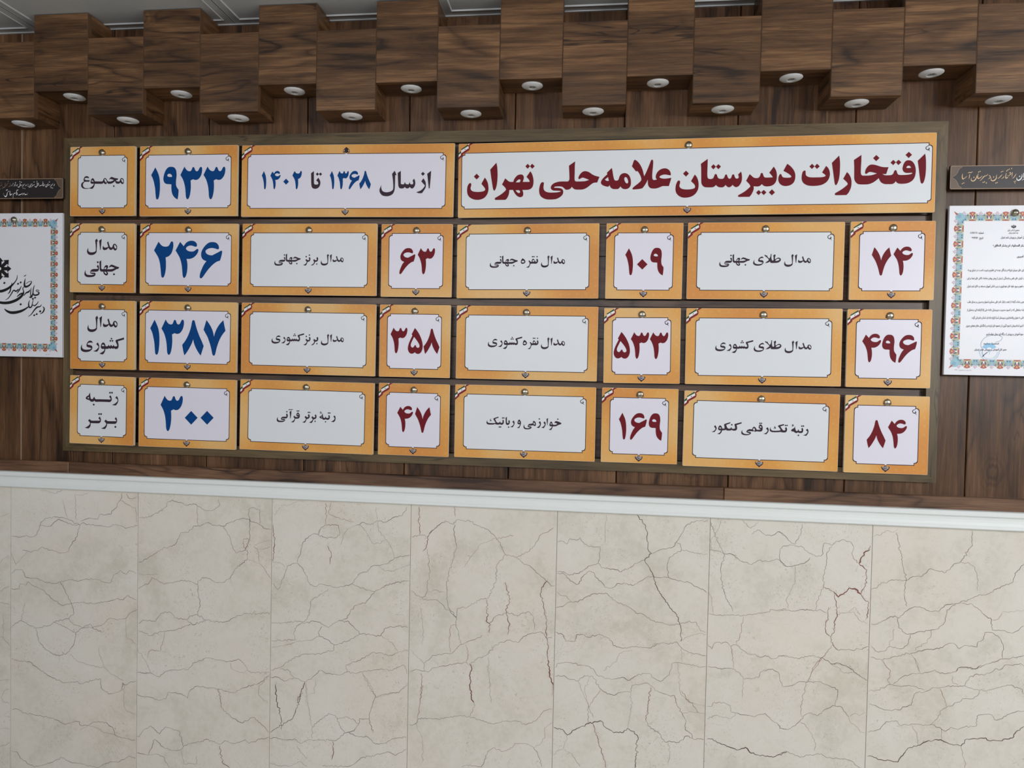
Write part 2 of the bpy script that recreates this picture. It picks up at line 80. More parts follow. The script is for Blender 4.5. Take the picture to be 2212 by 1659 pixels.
'w47': "2105 205* 2125 245 2120 300 2080 358* 2012 350* 2075 320 2105 275 2072 235* | 2000 185* 2015 230 2005 280 1970 300 1925 295 1905 285* 1870 300 1830 285 1815 268* 1770 262 1760 240 1780 215 1825 190 1840 150* 1850 220 1870 255 1895 250 1915 215* 1930 255 1970 255 1985 235 1972 212* | 1985 132* 2005 152* 1985 170* 1965 152* | 2020 132* 2040 152* 2020 170* 2000 152* | 1912 330* 1934 348* 1912 368* 1892 348* | 1800 112* 1815 115* 1795 128 1822 140* 1800 155 1768 168* 1785 145 1775 125 | 1655 170* 1672 215 1665 260 1635 285 1570 285 1535 275* 1500 280 1380 282 1320 265 1305 220 1325 165* 1325 215 1360 245 1440 250 1510 245* 1535 230 1500 180 1480 150 1510 130 1605 108* 1612 132* 1530 158* 1560 205 1590 240 1630 240 1635 210 1625 198* | 1638 120* 1658 138* 1638 156* 1618 138* | 1672 120* 1692 138* 1672 156* 1652 138* | 1440 150* 1415 162 1425 178 1440 190 1415 205 1370 205* 1410 192 1395 178 1410 158 | 1260 175* 1280 215 1275 270 1232 325* 1168 318* 1230 290 1258 245 1225 205* | 1112 115 1145 145 1155 195 1145 245 1110 268 1025 262* 1000 272 975 262* 940 262 860 258 830 262 880 275 905 290 895 320 840 343 760 343 710 320 700 280 725 228* 725 280 770 315 840 320 885 305* 830 290 808 270 830 235 880 215 925 218 945 180 975 165 1005 185 1030 225 1080 228 1115 215* 1080 200 1070 170 1085 130 ^ 1090 170 1110 152 1130 175 1110 185 ^ 950 210 975 195 990 230 975 250 955 235 | 1095 75* 1114 92* 1095 110* 1075 92* | 1128 75* 1148 92* 1128 110* 1108 92* | 708 68* 708 95* 600 130* 612 180 605 225 570 248 520 245 495 232* 470 245 400 245 370 230* 340 240 295 242* 275 290 240 325* 185 315* 240 290 270 242* 225 238 208 205 225 155 255 135 285 165 300 200 340 205* 345 170 335 125 350 105 470 68* 468 92* 380 125* 400 180 430 205 470 200 490 170* 505 205 555 205 570 190 560 140 555 115 580 100* ^ 232 190 252 175 275 198 250 205 | 498 102* 520 122* 498 143* 478 122* | 148 130* 175 180 170 225 130 280* 65 272* 125 248 152 205 120 162*",
}
WBOX = {'medal':(145,95,1278,715),'jahani':(48,920,1360,1550),'keshvari':(82,945,1715,1582),'barnez':(938,125,1372,455),'noqre':(923,95,1380,410),'talaye':(812,90,1440,358)}
# plaque, crop, [(word, bbox or None for 1:1)]
TXT = [
('11',(170,370,20.11),[('majmu',None)]),
('21',(180,510,17.463),[('medal',None),('jahani',None)]),
('31',(170,675,17.467),[('medal',(332,122,1468,737)),('keshvari',None)]),
('41',(180,835,16.59),[('rotbe_big',None)]),
('13',(665,360,7.9),[('azsal',None)]),
('23',(585,540,13.406),[('medal',(1448,115,2110,450)),('barnez',None),('jahani',(105,108,872,455))]),
('25',(1050,545,12.289),[('medal',(1458,80,2095,405)),('noqre',None),('jahani',(100,88,848,413))]),
('27',(1550,540,10.533),[('medal',(1515,92,2122,382)),('talaye',None),('jahani',(38,95,738,390))]),
('33',(580,715,13.012),[('medal',(1475,82,2118,405)),('barnez',(978,88,1400,405)),('keshvari',(88,65,1003,400))]),
('35',(1050,720,12.64),[('medal',(1498,108,2152,432)),('noqre',(1003,115,1430,432)),('keshvari',(50,90,988,428))]),
('37',(1540,730,10.055),[('medal',(1557,58,2138,330)),('talaye',(888,50,1487,303)),('keshvari',(50,47,875,327))]),
('43',(590,875,15.255),[('w43',None)]),
('45',(1045,895,12.64),[('w45',None)]),
('47',(1530,905,9.831),[('w47',None)]),
]
PL = {'11': [-1.4923, 0.5419, -0.0024, 0.2141], '12': [-1.2136, 0.5401, -0.0023, 0.3122], '21': [-1.492, 0.3086, -0.0047, 0.2139], '22': [-1.2107, 0.3069, -0.0038, 0.313], '31': [-1.4898, 0.0733, 0.0011, 0.2142], '32': [-1.2108, 0.0725, -0.0049, 0.3127], '41': [-1.4903, -0.1581, -0.0077, 0.2136], '42': [-1.2116, -0.1599, -0.0023, 0.3128], '13': [-0.723, 0.5355, -0.0063, 0.6423], '23': [-0.8331, 0.3055, -0.0015, 0.4127], '24': [-0.5079, 0.3032, -0.0007, 0.2095], '14': [0.255, 0.5355, 0.0066, 1.2868], '25': [-0.1858, 0.3022, 0.0067, 0.4046], '26': [0.1416, 0.3035, 0.0017, 0.2104], '35': [-0.1837, 0.0698, 0.0002, 0.404], '36': [0.1414, 0.0675, 0.0101, 0.2104], '27': [0.4666, 0.3046, 0.0014, 0.413], '28': [0.7962, 0.3061, 0.0055, 0.2145], '37': [0.4682, 0.0698, 0.0062, 0.4129], '38': [0.7952, 0.0709, 0.0051, 0.2148], '33': [-0.8333, 0.0709, -0.0034, 0.4131], '34': [-0.5091, 0.0701, -0.0012, 0.2097], '43': [-0.835, -0.1588, -0.0062, 0.413], '44': [-0.5084, -0.1587, -0.0019, 0.2099], '45': [-0.1842, -0.1576, 0.001, 0.4037], '46': [0.1401, -0.1568, 0.0031, 0.2104], '47': [0.4679, -0.1603, -0.0024, 0.4125], '48': [0.7967, -0.1613, 0.003, 0.2144]}
ROWW = {'1':'top row','2':'second row','3':'third row','4':'bottom row'}
LAB = {
'11': 'near-square plaque with a single dark word, left end of the top row',
'12': 'plaque with a large blue four-digit number in the top row',
'13': 'long plaque with dark words and blue years, left of the title plaque',
'14': 'longest plaque, with the large dark red title, top right of the board',
'21': 'near-square plaque with two dark words, left end of the second row',
'22': 'plaque with a large blue three-digit number in the second row',
'23': 'wide white plaque with a small dark caption, first from the left in the second row',
'24': 'small square plaque with a two-digit red number, left part of the second row',
'25': 'wide white plaque with a small dark caption, middle of the three in the second row',
'26': 'small square plaque with a red number holding a diamond zero, second row',
'27': 'wide white plaque with a small dark caption, last of the three in the second row',
'28': 'square plaque with a two-digit red number, right end of the second row',
'31': 'near-square plaque with two dark words, left end of the third row',
'32': 'plaque with a large blue four-digit number in the third row',
'33': 'wide white plaque with a small dark caption, first from the left in the third row',
'34': 'small square plaque with a three-digit red number, left part of the third row',
'35': 'wide white plaque with a small dark caption, middle of the three in the third row',
'36': 'small square plaque with a three-digit red number, middle right of the third row',
'37': 'wide white plaque with a small dark caption, last of the three in the third row',
'38': 'square plaque with a three-digit red number, right end of the third row',
'41': 'near-square plaque with two stretched dark words, left end of the bottom row',
'42': 'plaque with a blue number ending in two diamond zeros, bottom row',
'43': 'wide white plaque with a small dark caption, first from the left in the bottom row',
'44': 'small square plaque with a two-digit red number, left part of the bottom row',
'45': 'wide white plaque with a small dark caption, middle of the three in the bottom row',
'46': 'small square plaque with a three-digit red number in the bottom row',
'47': 'wide white plaque with a small dark caption, last of the three in the bottom row',
'48': 'square plaque with a two-digit red number, right end of the bottom row',
}
BOXX = [-1.8379,-1.6635,-1.4904,-1.315,-1.1394,-0.9619,-0.7894,-0.616,-0.4405,-0.2663,-0.0941,0.0789,0.2529,0.4256,0.6035,0.7799,0.9556,1.131]
BOXZ = [0.7144,0.7913,0.718,0.7913,0.7174,0.7916,0.715,0.7888,0.7147,0.7883,0.7134,0.7866,0.7115,0.7908,0.7196,0.7935,0.7202]
LX = [-1.7433,-1.5724,-1.3979,-1.2272,-1.0479,-0.8758,-0.7014,-0.5271,-0.3529,-0.1799,-0.0091,0.1657,0.3406,0.5174,0.6869,0.8711,1.0382]
# veins per slab: (crop), [(colour, width, points)]
VE = [
(-1,(0,1000,3.687),"0 425 40 415 75 398|0 800 20 770 75 738|0 1020 40 995 78 982|0 1110 78 1125|25 1210 28 1395|0 1385 30 1400 60 1430 78 1460"),
(0,(0,1000,3.687),"90 585 150 592 210 575 250 590 295 570 320 490 360 440 450 430 540 445 640 500|320 500 400 505 460 450 520 470 590 492 640 495|640 500 610 590 530 712 480 720 430 700 390 695 340 668 300 700 230 705 180 690|230 705 170 760 125 810 90 715|640 500 655 478 700 490 780 500 860 512 900 490 960 500 1010 520 1095 495|85 880 130 850 180 852 205 910 290 920 350 945 415 962 480 950 520 935 560 930 620 945 680 925 760 925 830 950 880 955 910 890 960 855 1005 890 1030 855 1090 875|85 998 150 1005 165 960 200 975 225 945 270 980 340 1010 420 1085 500 1135 560 1120 620 1110 750 1122 850 1105 940 1080 985 1090 1020 1055 1060 1080 1095 1090|480 950 520 1020 560 1105 585 1160 590 1200 545 1240 430 1265|85 1310 130 1275 170 1255 230 1290 285 1315 400 1295 430 1265 520 1310 605 1355|545 1240 580 1280 650 1310 740 1310 800 1295 880 1235 935 1250 1005 1235 1030 1200 1095 1168|170 1255 200 1110|285 1315 310 1420 370 1490 450 1535 530 1520 580 1460 600 1400 605 1355 640 1320 720 1280 745 1320 820 1350|1005 1235 1005 1390 1040 1405 1090 1450|560 1520 620 1580 720 1615 835 1630|600 240 605 450|500 300 535 440|640 460 720 440 780 450 790 410 880 410 960 290 975 240|960 295 1020 335 1080 360 1090 480|320 215 380 225 430 245 500 220|605 250 650 260 700 238|1010 240 1020 275 1050 285 1090 275"),
(1,(0,1000,3.687),"1105 440 1190 425 1250 400 1330 345 1335 310 1380 300 1450 320 1490 340 1540 325 1590 350 1640 380 1700 375 1750 335 1740 285|r1570 350 1575 490|1105 795 1180 755 1240 720 1280 690 1390 655 1430 580 1440 555 1500 555 1545 500 1600 500 1650 475 1690 495 1780 505 1880 455 1940 440 1985 450 2010 470 2065 490 2100 520 2165 530|1780 505 1830 590 1840 640 1880 720 1955 695 1990 600 1990 460 1980 370 2010 355 2070 375 2070 490|r1955 690 1935 640 1940 605 1975 600 1980 640 1960 680|1970 690 1970 765 1870 850 1830 920 1780 950 1720 955 1650 915 1610 912 1575 950 1575 970 1520 945 1440 935 1380 955 1310 965 1210 912 1190 955 1100 1000|1575 970 1580 1050 1595 1130 1570 1210 1510 1220 1485 1248 1540 1290 1640 1250 1570 1210|1105 1280 1140 1250 1240 1260 1275 1210 1310 1185 1370 1195 1390 1230 1485 1248|1105 1335 1150 1355 1200 1375 1260 1350 1310 1340 1380 1335 1450 1310 1520 1280|1640 1250 1780 1270 1870 1230 1960 1200 2060 1200 2130 1190 2150 1210|r1310 1340 1305 1400 1270 1500 1220 1490 1185 1500 1175 1555|1970 765 2040 790 2100 830 2165 930|r2020 660 2060 710 2065 790|2020 660 2080 630 2165 615|2060 690 2150 670|1105 890 1190 888 1260 885"),
(2,(580,1040,3.456),"90 180 160 175 220 145 270 150|90 190 40 260|R35 320 45 450 35 600|210 610 240 530 255 460 300 410 345 388 375 402 390 350 430 325 520 325 530 400 500 420 430 420 375 402|r430 160 430 320|r470 150 450 240 540 280 640 305|650 330 600 350 560 400 540 470|650 330 680 325 700 305 760 325 820 295 870 305 930 270 1000 255 1035 190|680 325 740 390 770 460 830 465 870 440|820 300 820 360 890 450 920 500 940 570|800 190 810 290|210 610 250 640 290 720 310 770 350 785 380 765 430 775 500 790 560 785 620 765 680 690 740 670 780 630 830 630 900 605 940 570 1060 550|210 610 140 630 120 700 90 770 70 810 30 760|30 600 80 605 130 640|620 765 680 790 790 825 850 790 930 760 1050 740|830 640 870 670 920 670 980 650 1055 620|790 825 730 900 640 930 580 1025 520 1040 450 1090 410 1070 370 1050 280 1050 210 1080 190 1130 200 1180 20 1190|450 800 380 850 320 890 300 1000 270 1045 160 1050 90 1060 15 1055|R440 480 470 540 455 620|520 1040 600 1045 640 1090 690 1140 740 1140 840 1150 870 1095 960 1080 1045 1085|840 1150 920 1200 970 1275 1050 1260|690 1140 600 1190 490 1220 440 1180 380 1155 370 1130 400 1080|380 1150 320 1185 200 1190|15 1240 80 1230 140 1220 200 1200|490 1220 490 1260 380 1285 250 1290 180 1320 100 1380 20 1410|970 1275 920 1300 780 1275 690 1330 580 1370 585 1420|10 1460 60 1460 120 1490 190 1465 150 1410 80 1400|190 1465 270 1495 320 1475 385 1410 440 1435 530 1445 590 1420 650 1435 720 1415 780 1410 850 1400 920 1412 1010 1370 1045 1440|R270 1495 235 1590 210 1655|280 1510 285 1655|350 1490 345 1580 310 1585|55 1495 60 1600|700 1430 760 1510 800 1610 780 1655|800 1610 870 1585 970 1575 1045 1510"),
(3,(580,1040,3.456),"R1125 185 1130 400|1070 415 1130 400 1190 410 1215 370 1280 320 1320 295 1380 320 1410 285 1470 300 1500 290 1560 330 1640 360 1700 420 1770 545 1850 565 1940 525 1990 470 2030 400 2080 380 2130 345|r1390 185 1395 260|R1225 360 1190 410 1180 490 1150 520|1180 500 1200 600 1200 700 1180 830 1150 875 1060 815|1390 320 1385 400 1405 480 1380 580 1345 680 1330 800 1340 930 1400 1015 1400 1070 1420 1150 1440 1215|1150 875 1200 885 1260 885 1300 920 1360 980 1410 1015|1180 830 1250 810 1320 830|1700 420 1580 470 1530 540 1460 640|r1700 430 1830 400|1770 545 1705 620 1700 740 1640 870 1580 880 1500 930 1410 950 1400 1015|1850 565 1900 610 1960 640 2030 700 2080 745 2110 780 2140 780|R2080 745 2040 790 2030 850 2055 920 2060 980 2085 1040|R1630 880 1630 1050 1650 1060 1650 1130|R1770 750 1800 900 1770 960 1780 1000 1800 1060 1785 1145|r1400 1070 1360 1080 1350 1180 1360 1275|1160 1355 1200 1330 1220 1300 1310 1285 1365 1285 1440 1215 1500 1190 1550 1175 1600 1150|1060 1255 1110 1310 1160 1355 1165 1410|1050 1420 1100 1400 1190 1425 1220 1395 1270 1385 1400 1360 1480 1350 1500 1375|r1470 1215 1490 1270 1480 1350|Q1500 1360 1520 1400 1500 1450 1510 1580 1530 1650|1510 1360 1560 1320 1620 1300 1700 1220 1780 1185 1870 1200 1900 1160 1970 1130 2040 1125 2080 1170 2120 1165|1650 1060 1710 1000 1780 980 1860 1000 1940 970 1980 1020 1990 1110|R2080 1040 2070 1130 2085 1200 2085 1330|Q2085 1330 2095 1400 2100 1460 2125 1520|r2125 1520 2120 1600|r1140 1430 1145 1500 1130 1655|1140 950 1155 1100 1150 1220|1640 1310 1650 1500 1665 1655"),
(4,(1180,1060,4.254),"D835 220 905 310 930 400 935 540 970 575|D970 575 905 635 950 710 985 780 1010 870 1060 970 1130 1060 1165 1110 1200 1140 1225 1225 1240 1290 1240 1385|95 465 160 465 190 490 220 440 280 455 310 430 350 490 430 515 500 515 490 600 475 665|90 740 160 745 215 775 330 745 400 690 475 665 510 710 620 720 690 745 780 700 850 655 905 635|970 575 1060 540 1160 520 1200 470 1240 400 1290 315 1380 275 1485 280|1240 550 1290 545 1350 565 1410 580 1485 588|1200 480 1235 490 1240 550 1130 615 1110 720 1125 800|85 760 160 760 220 830 290 860 350 770 390 740 435 750 460 800 500 830 540 890 610 890 650 855 730 850 790 870 860 830 940 785 985 790 1060 800 1130 800 1200 825 1300 835 1370 880 1440 905 1475 940|85 1075 160 1060 230 1020 290 1025 370 975 440 945 560 945 640 1020 740 1060 840 1130 890 1135 970 1190 1040 1210 1130 1235 1225 1225 1300 1205 1380 1210 1420 1290 1470 1300|90 930 150 965 190 970 225 1020|80 1300 160 1330 180 1385 265 1385 275 1325 350 1325 380 1345 490 1320 560 1350 600 1380 615 1425 680 1440 740 1450 790 1430 850 1440 950 1445 1050 1400 1160 1405 1200 1390 1240 1440 1310 1490 1400 1500 1470 1520|1225 1385 1300 1340 1400 1310 1475 1320|1240 1440 1245 1570|790 1465 670 1495 650 1560 520 1655|550 220 560 270 540 330 545 480"),
(5,(1180,1060,4.254),"1500 290 1540 380 1620 560 1640 590 1610 680 1605 800 1640 950 1720 1110|1610 270 1590 340 1550 390 1520 440 1510 540|1800 270 1880 345 1950 285|1885 400 1940 360 1970 370 2020 410 2070 415 2140 375 2212 440|1500 545 1560 550 1640 580 1700 580 1760 620 1800 650 1890 680 1950 640 2050 650 2130 630 2160 660 2212 700|1495 930 1520 980 1540 1140|1490 1135 1540 1140 1620 1150 1700 1140 1800 1150 1900 1140 1980 1125 2050 1115 2060 1090 2110 1100 2212 1085|1485 1410 1520 1455 1540 1410 1580 1390 1610 1405 1650 1390 1700 1430 1740 1415 1800 1460 1850 1500 1920 1500 1960 1530 2010 1515 2090 1545 2150 1515 2212 1525|r1810 1155 1780 1330 1745 1415|r1700 1430 1720 1600 1720 1630"),
(5,(1680,1060,4.158),"0 365 40 380 120 470 160 480 210 380 220 300|20 520 60 495 130 490 220 505 280 560 340 590 400 575 410 500 420 470 490 490 520 455 600 440 660 465 685 510|r685 510 665 560 690 620 730 650|Q730 655 760 590 790 545 830 530|R830 490 815 540|20 520 15 600 50 670 120 680 220 655 270 630 290 600|490 490 440 560 440 640 410 760 410 865 350 1000 345 1075|155 680 155 820 75 980 100 1060|R410 865 500 905|Q500 905 545 955 600 915 640 875 690 880 750 930|R750 930 780 980 820 1005 810 1100 795 1150|R730 655 800 710 800 790 755 925|R505 920 525 1010 535 1130 510 1170 510 1260 475 1310 495 1385 535 1430|R455 1045 450 1140 430 1220 430 1270 475 1310|0 1085 60 1070 140 1080 230 1065 320 1080 380 1065 440 1095|535 1110 600 1100 690 1090 730 1160 800 1195|640 1095 690 1045 740 1120|535 1430 620 1430 690 1435 710 1415 760 1425 815 1400|0 1485 60 1480 150 1505 230 1500 280 1480 370 1495 450 1525 480 1555 560 1550 640 1590 680 1600|r495 1385 430 1460 350 1550 310 1620"),
(6,(1680,1060,4.158),"835 885 890 875 930 825 980 830 1010 805 1080 805 1155 805 1220 770 1300 765 1370 700 1440 720 1510 735 1580 660 1640 640 1720 520 1750 490 1745 360|1640 645 1720 650 1770 690 1790 760 1795 900|850 410 930 395 970 360 1040 375 1080 345|1065 370 1090 470 1130 690 1155 805 1140 850 1140 960 1160 1040|835 1195 880 1200 940 1170 1000 1140 1050 1125 1095 1140 1160 1080 1220 1045 1290 1050 1370 1085 1450 1080 1500 1030 1580 1020 1640 1005 1740 965 1800 940 1880 930 1960 885 2040 850 2115 820 2130 740 2212 655|1080 1140 1085 1230 1150 1285 1230 1280 1300 1265 1380 1250 1430 1245 1500 1180 1520 1070 1600 1020|1650 1010 1750 1020 1830 1090 1920 1160 1925 1250 2020 1255 2110 1280 2212 1215|1925 1160 1985 1150 2020 1085 2120 1090 2212 1070|840 1390 890 1445 960 1440 1000 1400 1070 1415 1110 1420 1160 1390 1200 1290|1045 1240 1040 1330 1000 1360 1000 1400|830 1495 930 1520 1010 1505 1090 1480 1200 1460 1280 1440 1360 1425 1450 1420 1520 1380 1580 1370 1630 1420 1690 1390 1790 1405 1800 1355 1850 1330 1860 1275 1930 1275 1990 1320 2025 1380 2020 1505|1200 1460 1240 1530 1270 1620|940 1520 1000 1610|1600 1620 1640 1585 1760 1600 1850 1570 1900 1550 2020 1510 2130 1500 2212 1480|1380 1250 1375 1310 1330 1370 1240 1410 1240 1440"),
(0,(0,1350,3.687),"90 270 150 285 240 295 310 350 400 410 510 460 610 450 640 470 740 440 805 430 805 500 870 550 930 535 970 520 975 460 1000 480 1050 450 1085 450|785 180 800 250 835 340 880 390 990 440|990 460 985 640 1000 680 1080 715|95 670 140 670 190 700 260 710 330 725 400 740 460 760 520 795 600 765 635 770 640 800 710 800 740 770 840 775 900 820 920 880 1000 905 1080 920|640 835 710 800 780 820 830 860 920 870|95 1015 135 1010 160 1060 270 1130 350 1115 430 1085 490 1055 570 1095 700 1120 780 1135 850 1100 950 1090 1030 1045 1085 1060"),
(-1,(0,1350,3.687),"0 440 85 435|85 505 40 520 10 570 25 610 90 625|0 830 30 818 88 830|0 970 90 935"),
(1,(0,1350,3.687),"1090 380 1195 380 1265 415 1320 370 1380 360 1500 355 1550 300 1650 262 1740 280 1820 290|1090 190 1150 270 1200 380|1820 290 1850 290 1900 270 1940 300 1970 355 2000 380 2145 375|1830 300 1850 350 1940 385 1970 360|1090 550 1130 570 1200 575 1270 600 1325 580 1335 540 1380 540 1450 550 1495 585 1505 530 1560 490 1640 500 1740 510 1800 530 1860 540 1940 500 2060 465 2145 400|R1735 510 1765 660|1765 660 1850 740 1930 780 2020 735 2080 790 2145 860|1090 885 1110 890 1150 830 1205 805 1270 870 1320 810 1430 850 1460 965|1090 1020 1185 1035 1230 910 1310 980 1380 1000 1440 995 1460 965 1540 940 1650 910 1750 950 1790 920 1860 945 1950 915 1990 940 2080 905 2145 895|1440 1000 1465 1105 1570 1105 1565 1040|R1750 960 1775 1100 1830 1139|2145 400 2060 490 2060 560 2140 625|1185 1035 1240 1025 1300 1050 1350 1139"),
(2,(580,1350,3.456),"D270 425 230 560 180 700 60 770 5 800|275 430 300 620 325 770 325 850|D50 440 60 560 95 700 95 780|325 770 380 710 450 660 500 675 540 770 570 800|510 700 570 685 640 710 675 745 640 790 570 805 510 860 350 860 310 855 240 885 200 855 100 855 60 840 5 845|700 360 800 540 780 580 755 660 750 700 680 700 675 745|R750 700 780 800|800 540 900 515 975 505 1040 440|600 800 650 830 740 835 800 890 870 880 920 850 1035 835|R480 870 485 960 470 1005|5 1035 100 1055 170 1050 240 1020 290 1060|400 1050 600 1055 640 1040 700 990 830 965 900 950 945 975 1035 930|r215 905 240 950 290 1000"),
(3,(580,1350,3.456),"1050 740 1065 750 1100 735 1120 700 1200 695 1270 705 1340 690 1430 675 1520 690 1590 715 1680 740 1760 720 1870 720 1920 745 2000 710 2060 640 2120 625|1100 735 1140 830 1155 900 1150 1020|r1150 450 1115 700|r1510 540 1540 600 1505 685|1440 1060 1480 1045 1590 1060 1640 940 1680 915 1750 945 1800 930 1840 885 1930 890 1980 915 2010 960 2040 1060|1980 915 2030 890 2065 830 2060 770 2120 730"),
(4,(1180,1350,4.254),"80 390 110 350 200 345 350 370 430 400 480 470 600 500 700 480 750 510 800 485 900 445 960 450 970 480 1050 520 1130 460 1160 350 1240 350 1380 375 1410 390 1470 380|80 470 160 465 220 500 290 515 350 465 430 475 500 590 560 635 620 645 720 610 780 620|780 620 785 555 860 545 930 535 980 570 1000 605 1060 625 1130 650 1180 650 1200 730 1250 820 1280 870 1275 960 1335 1000 1345 1045 1470 1055|780 620 775 820 745 950|R965 570 940 720 915 880|915 880 960 950 1030 990 1085 1070 1160 1075 1220 1080 1290 1020 1340 1040|D65 940 150 960 195 1010 310 940 390 905 510 885 530 930 620 990 710 985 745 950 840 1020 815 1314|290 515 350 650 390 760 430 850|395 490 350 600 385 740 385 910|r500 600 430 690 390 760|R430 910 480 1080 520 1200 550 1314|1210 350 1225 580 1250 650 1330 720 1465 745|r1245 600 1400 805|1250 820 1320 795 1400 805 1470 815|195 1010 160 1130 100 1160 60 1200|160 1140 240 1190 310 1300|1125 1080 1135 1200 1120 1280"),
(5,(1180,1350,4.254),"1480 380 1580 400 1720 405 1760 430 1820 500 1900 490 1960 470 1970 430 2080 405 2140 450 2150 520 2180 570|1475 750 1520 750 1540 710 1640 715 1690 740 1700 800 1800 825 1900 840 2010 810 2080 880 2120 900 2150 950 2212 960|1475 860 1560 830 1700 860 1740 815|1810 500 1805 670|D1475 1050 1530 1050 1600 1090 1680 1120 1750 1150 1830 1125 1870 1170 1950 1195 2100 1210 2212 1165"),
(5,(1680,1350,4.158),"r395 300 340 380 300 440 265 510|265 510 245 560 210 720 215 830|50 555 130 545 190 510 270 510 370 510 450 540 540 580 520 725|0 895 20 930 90 940 160 905 200 860 240 810 290 790 350 815 410 770 490 725 560 730 610 785 640 830|640 830 650 870 700 905 740 960 800 970|640 820 690 795 730 815 800 785|200 870 250 900 290 960 340 1060 330 1130|0 1175 60 1135 130 1155 200 1190 290 1165 390 1155 450 1195 540 1200 650 1215 740 1285|470 345 560 350 640 380 700 430 760 475 815 500|480 350 600 430 680 420"),
(6,(1680,1350,4.158),"825 590 900 585 1010 535 1100 550 1200 550 1280 570 1320 590|1040 535 1130 460 1200 440 1300 440 1410 405 1460 435 1550 430 1600 420 1620 385 1700 378 1770 395 1830 360|r935 315 970 370 1015 410 1010 460 985 490 1010 535|1215 290 1260 350 1280 430|815 715 880 725 940 755 1000 765 1090 765 1140 735 1200 720 1215 660 1240 610 1320 600 1380 570 1520 550 1620 555 1680 545 1760 580 1880 590 2000 560 2060 540 2180 570 2212 620|r1460 570 1490 650 1520 740 1460 770 1440 830 1400 870 1370 895|1520 740 1640 690 1660 660 1740 665 1800 630 1810 590|1570 455 1570 510 1620 550|1680 545 1720 470 1790 440 1850 450 1910 430 1950 395 2000 400 2040 360 2110 365 2180 345 2212 370|810 965 920 935 970 870 1060 860 1110 905 1200 890 1340 900 1390 895 1470 935 1510 955 1550 920 1620 940 1680 915 1780 910 1790 820 1890 800 1920 805 1945 850 2000 845 2080 800 2130 785 2212 770|D805 1180 850 1180 920 1210 1020 1220 1080 1230 1110 1180 1150 1130 1190 1100 1260 1080 1340 1045 1460 1030 1560 1070 1650 1085 1700 1025 1760 1020 1870 1015 1900 1040 1980 1040 2110 1015 2140 960 2212 910|1200 900 1240 960 1260 1070|1470 935 1465 1030|1650 1085 1660 1180 1690 1250 1680 1285"),
]
# brush strokes: x y width triples, ';' between strokes; dots: x y radius
RS_GOLD = "450 335 8 440 400 22 445 470 26 470 490 28;445 480 24 500 470 18 540 440 14 575 405 10;605 320 8 640 300 18 690 305 22 740 275 8;655 355 14 648 410 20 632 475 10;855 385 12 850 440 24 810 510 30 760 545 26 710 535 26 695 500 16 705 465 10;900 335 12 885 400 20 890 470 26 940 460 22 980 430 14 1010 400 10;945 540 8 1000 490 18 1060 420 24 1100 400 18 1150 380 14 1175 355 10;1205 380 10 1240 410 22 1235 455 20 1190 485 12;1440 370 10 1415 400 14 1420 450 22 1380 510 30 1320 540 28 1270 520 24 1262 480 14 1270 440 8;1460 475 8 1510 440 18 1545 400 20 1585 365 10;1565 475 8 1615 450 18 1640 410 10;1700 320 12 1685 400 20 1690 465 26 1740 440 24 1770 400 14 1740 390 10;1740 440 20 1790 380 16 1830 345 22 1820 300 20 1790 320 14;1880 295 12 1868 350 18 1860 420 10;1870 470 8 1920 440 18 1950 390 18 1985 345 10"
RS_DOTS = "440 622 17 485 600 17 775 440 17 910 288 17 950 270 17 1035 585 17 1075 570 17 1130 600 18 1340 430 17 1400 602 17 1440 590 17 1560 285 16 1600 268 16 1712 258 17 1745 228 16 1785 208 16 1852 188 17 1930 562 15 1965 548 15 1945 600 15"
RS_WHITE = "2150 350 10 2150 420 24 2110 490 34 2050 525 34 2005 500 26 2000 450 12;2195 320 14 2200 440 20;2150 525 10 2212 480 18"
LS_L1 = "1860 280 10 1865 310 20 1835 335 16;1820 275 10 1790 290 16 1760 330 18 1710 375 8;1720 290 12 1690 310 16 1650 320 18 1640 250 10;1620 290 10 1610 350 22 1575 380 24 1550 340 12;1530 285 14 1515 320 20 1470 340 20 1465 230 12;1490 240 10 1470 340 14;1440 310 16 1400 330 22 1350 345 20;1330 245 12 1290 260 12 1325 290 18 1280 320 18 1265 210 12;1275 320 16 1250 375 26 1210 375 22 1195 345 10;1185 290 14 1160 310 16 1120 330 18 1075 390 8;1100 260 12 1095 310 14;1060 270 10 1055 340 20 1020 385 26 980 365 16;895 295 12 900 325 20 870 345 14;850 280 12 820 300 16 800 330 18 755 385 8;770 300 12 730 325 18 705 320 16 690 240 12;690 290 14 680 350 22 645 390 28 615 365 12;605 290 12 595 320 18 575 345 12;560 300 10 540 350 12;530 260 14 510 310 18 480 355 12;455 245 12 450 290 12;430 300 12 400 350 10"
LS_D1 = "1690 208 16 1580 310 13 1750 405 17 1800 415 15 1468 205 12 1168 210 16 1022 325 13 960 290 12 960 345 12 735 220 16 685 195 14 795 420 15 855 432 14 535 230 15 1265 185 12"
LS_L2 = "910 630 24 860 640 24 850 610 14;830 590 14 800 620 20 780 650 14;775 590 10 740 620 20 690 640 24 640 655 22;600 600 14 575 640 34 570 510 14;590 590 20 570 640 30;530 590 22 490 600 18 455 660 12 450 780 8;425 610 12 385 640 24 350 650 28 345 520 14;320 520 12 280 540 14 265 570 12;275 545 12 250 600 20 235 670 30 195 710 34 150 670 16"
LS_D2 = "588 490 17 615 480 16 225 490 17 258 478 16"
LS_TAN = "385 320 10 350 345 16 295 365 12;285 240 8 225 320 14 215 345 12;185 240 10 175 370 16 135 400 20 100 375 12;75 300 12 20 350 14;945 580 14 950 650 14;120 585 14 125 655 14"
LS_DT = "350 280 12 285 185 15 50 240 12 85 430 12 15 445 12"
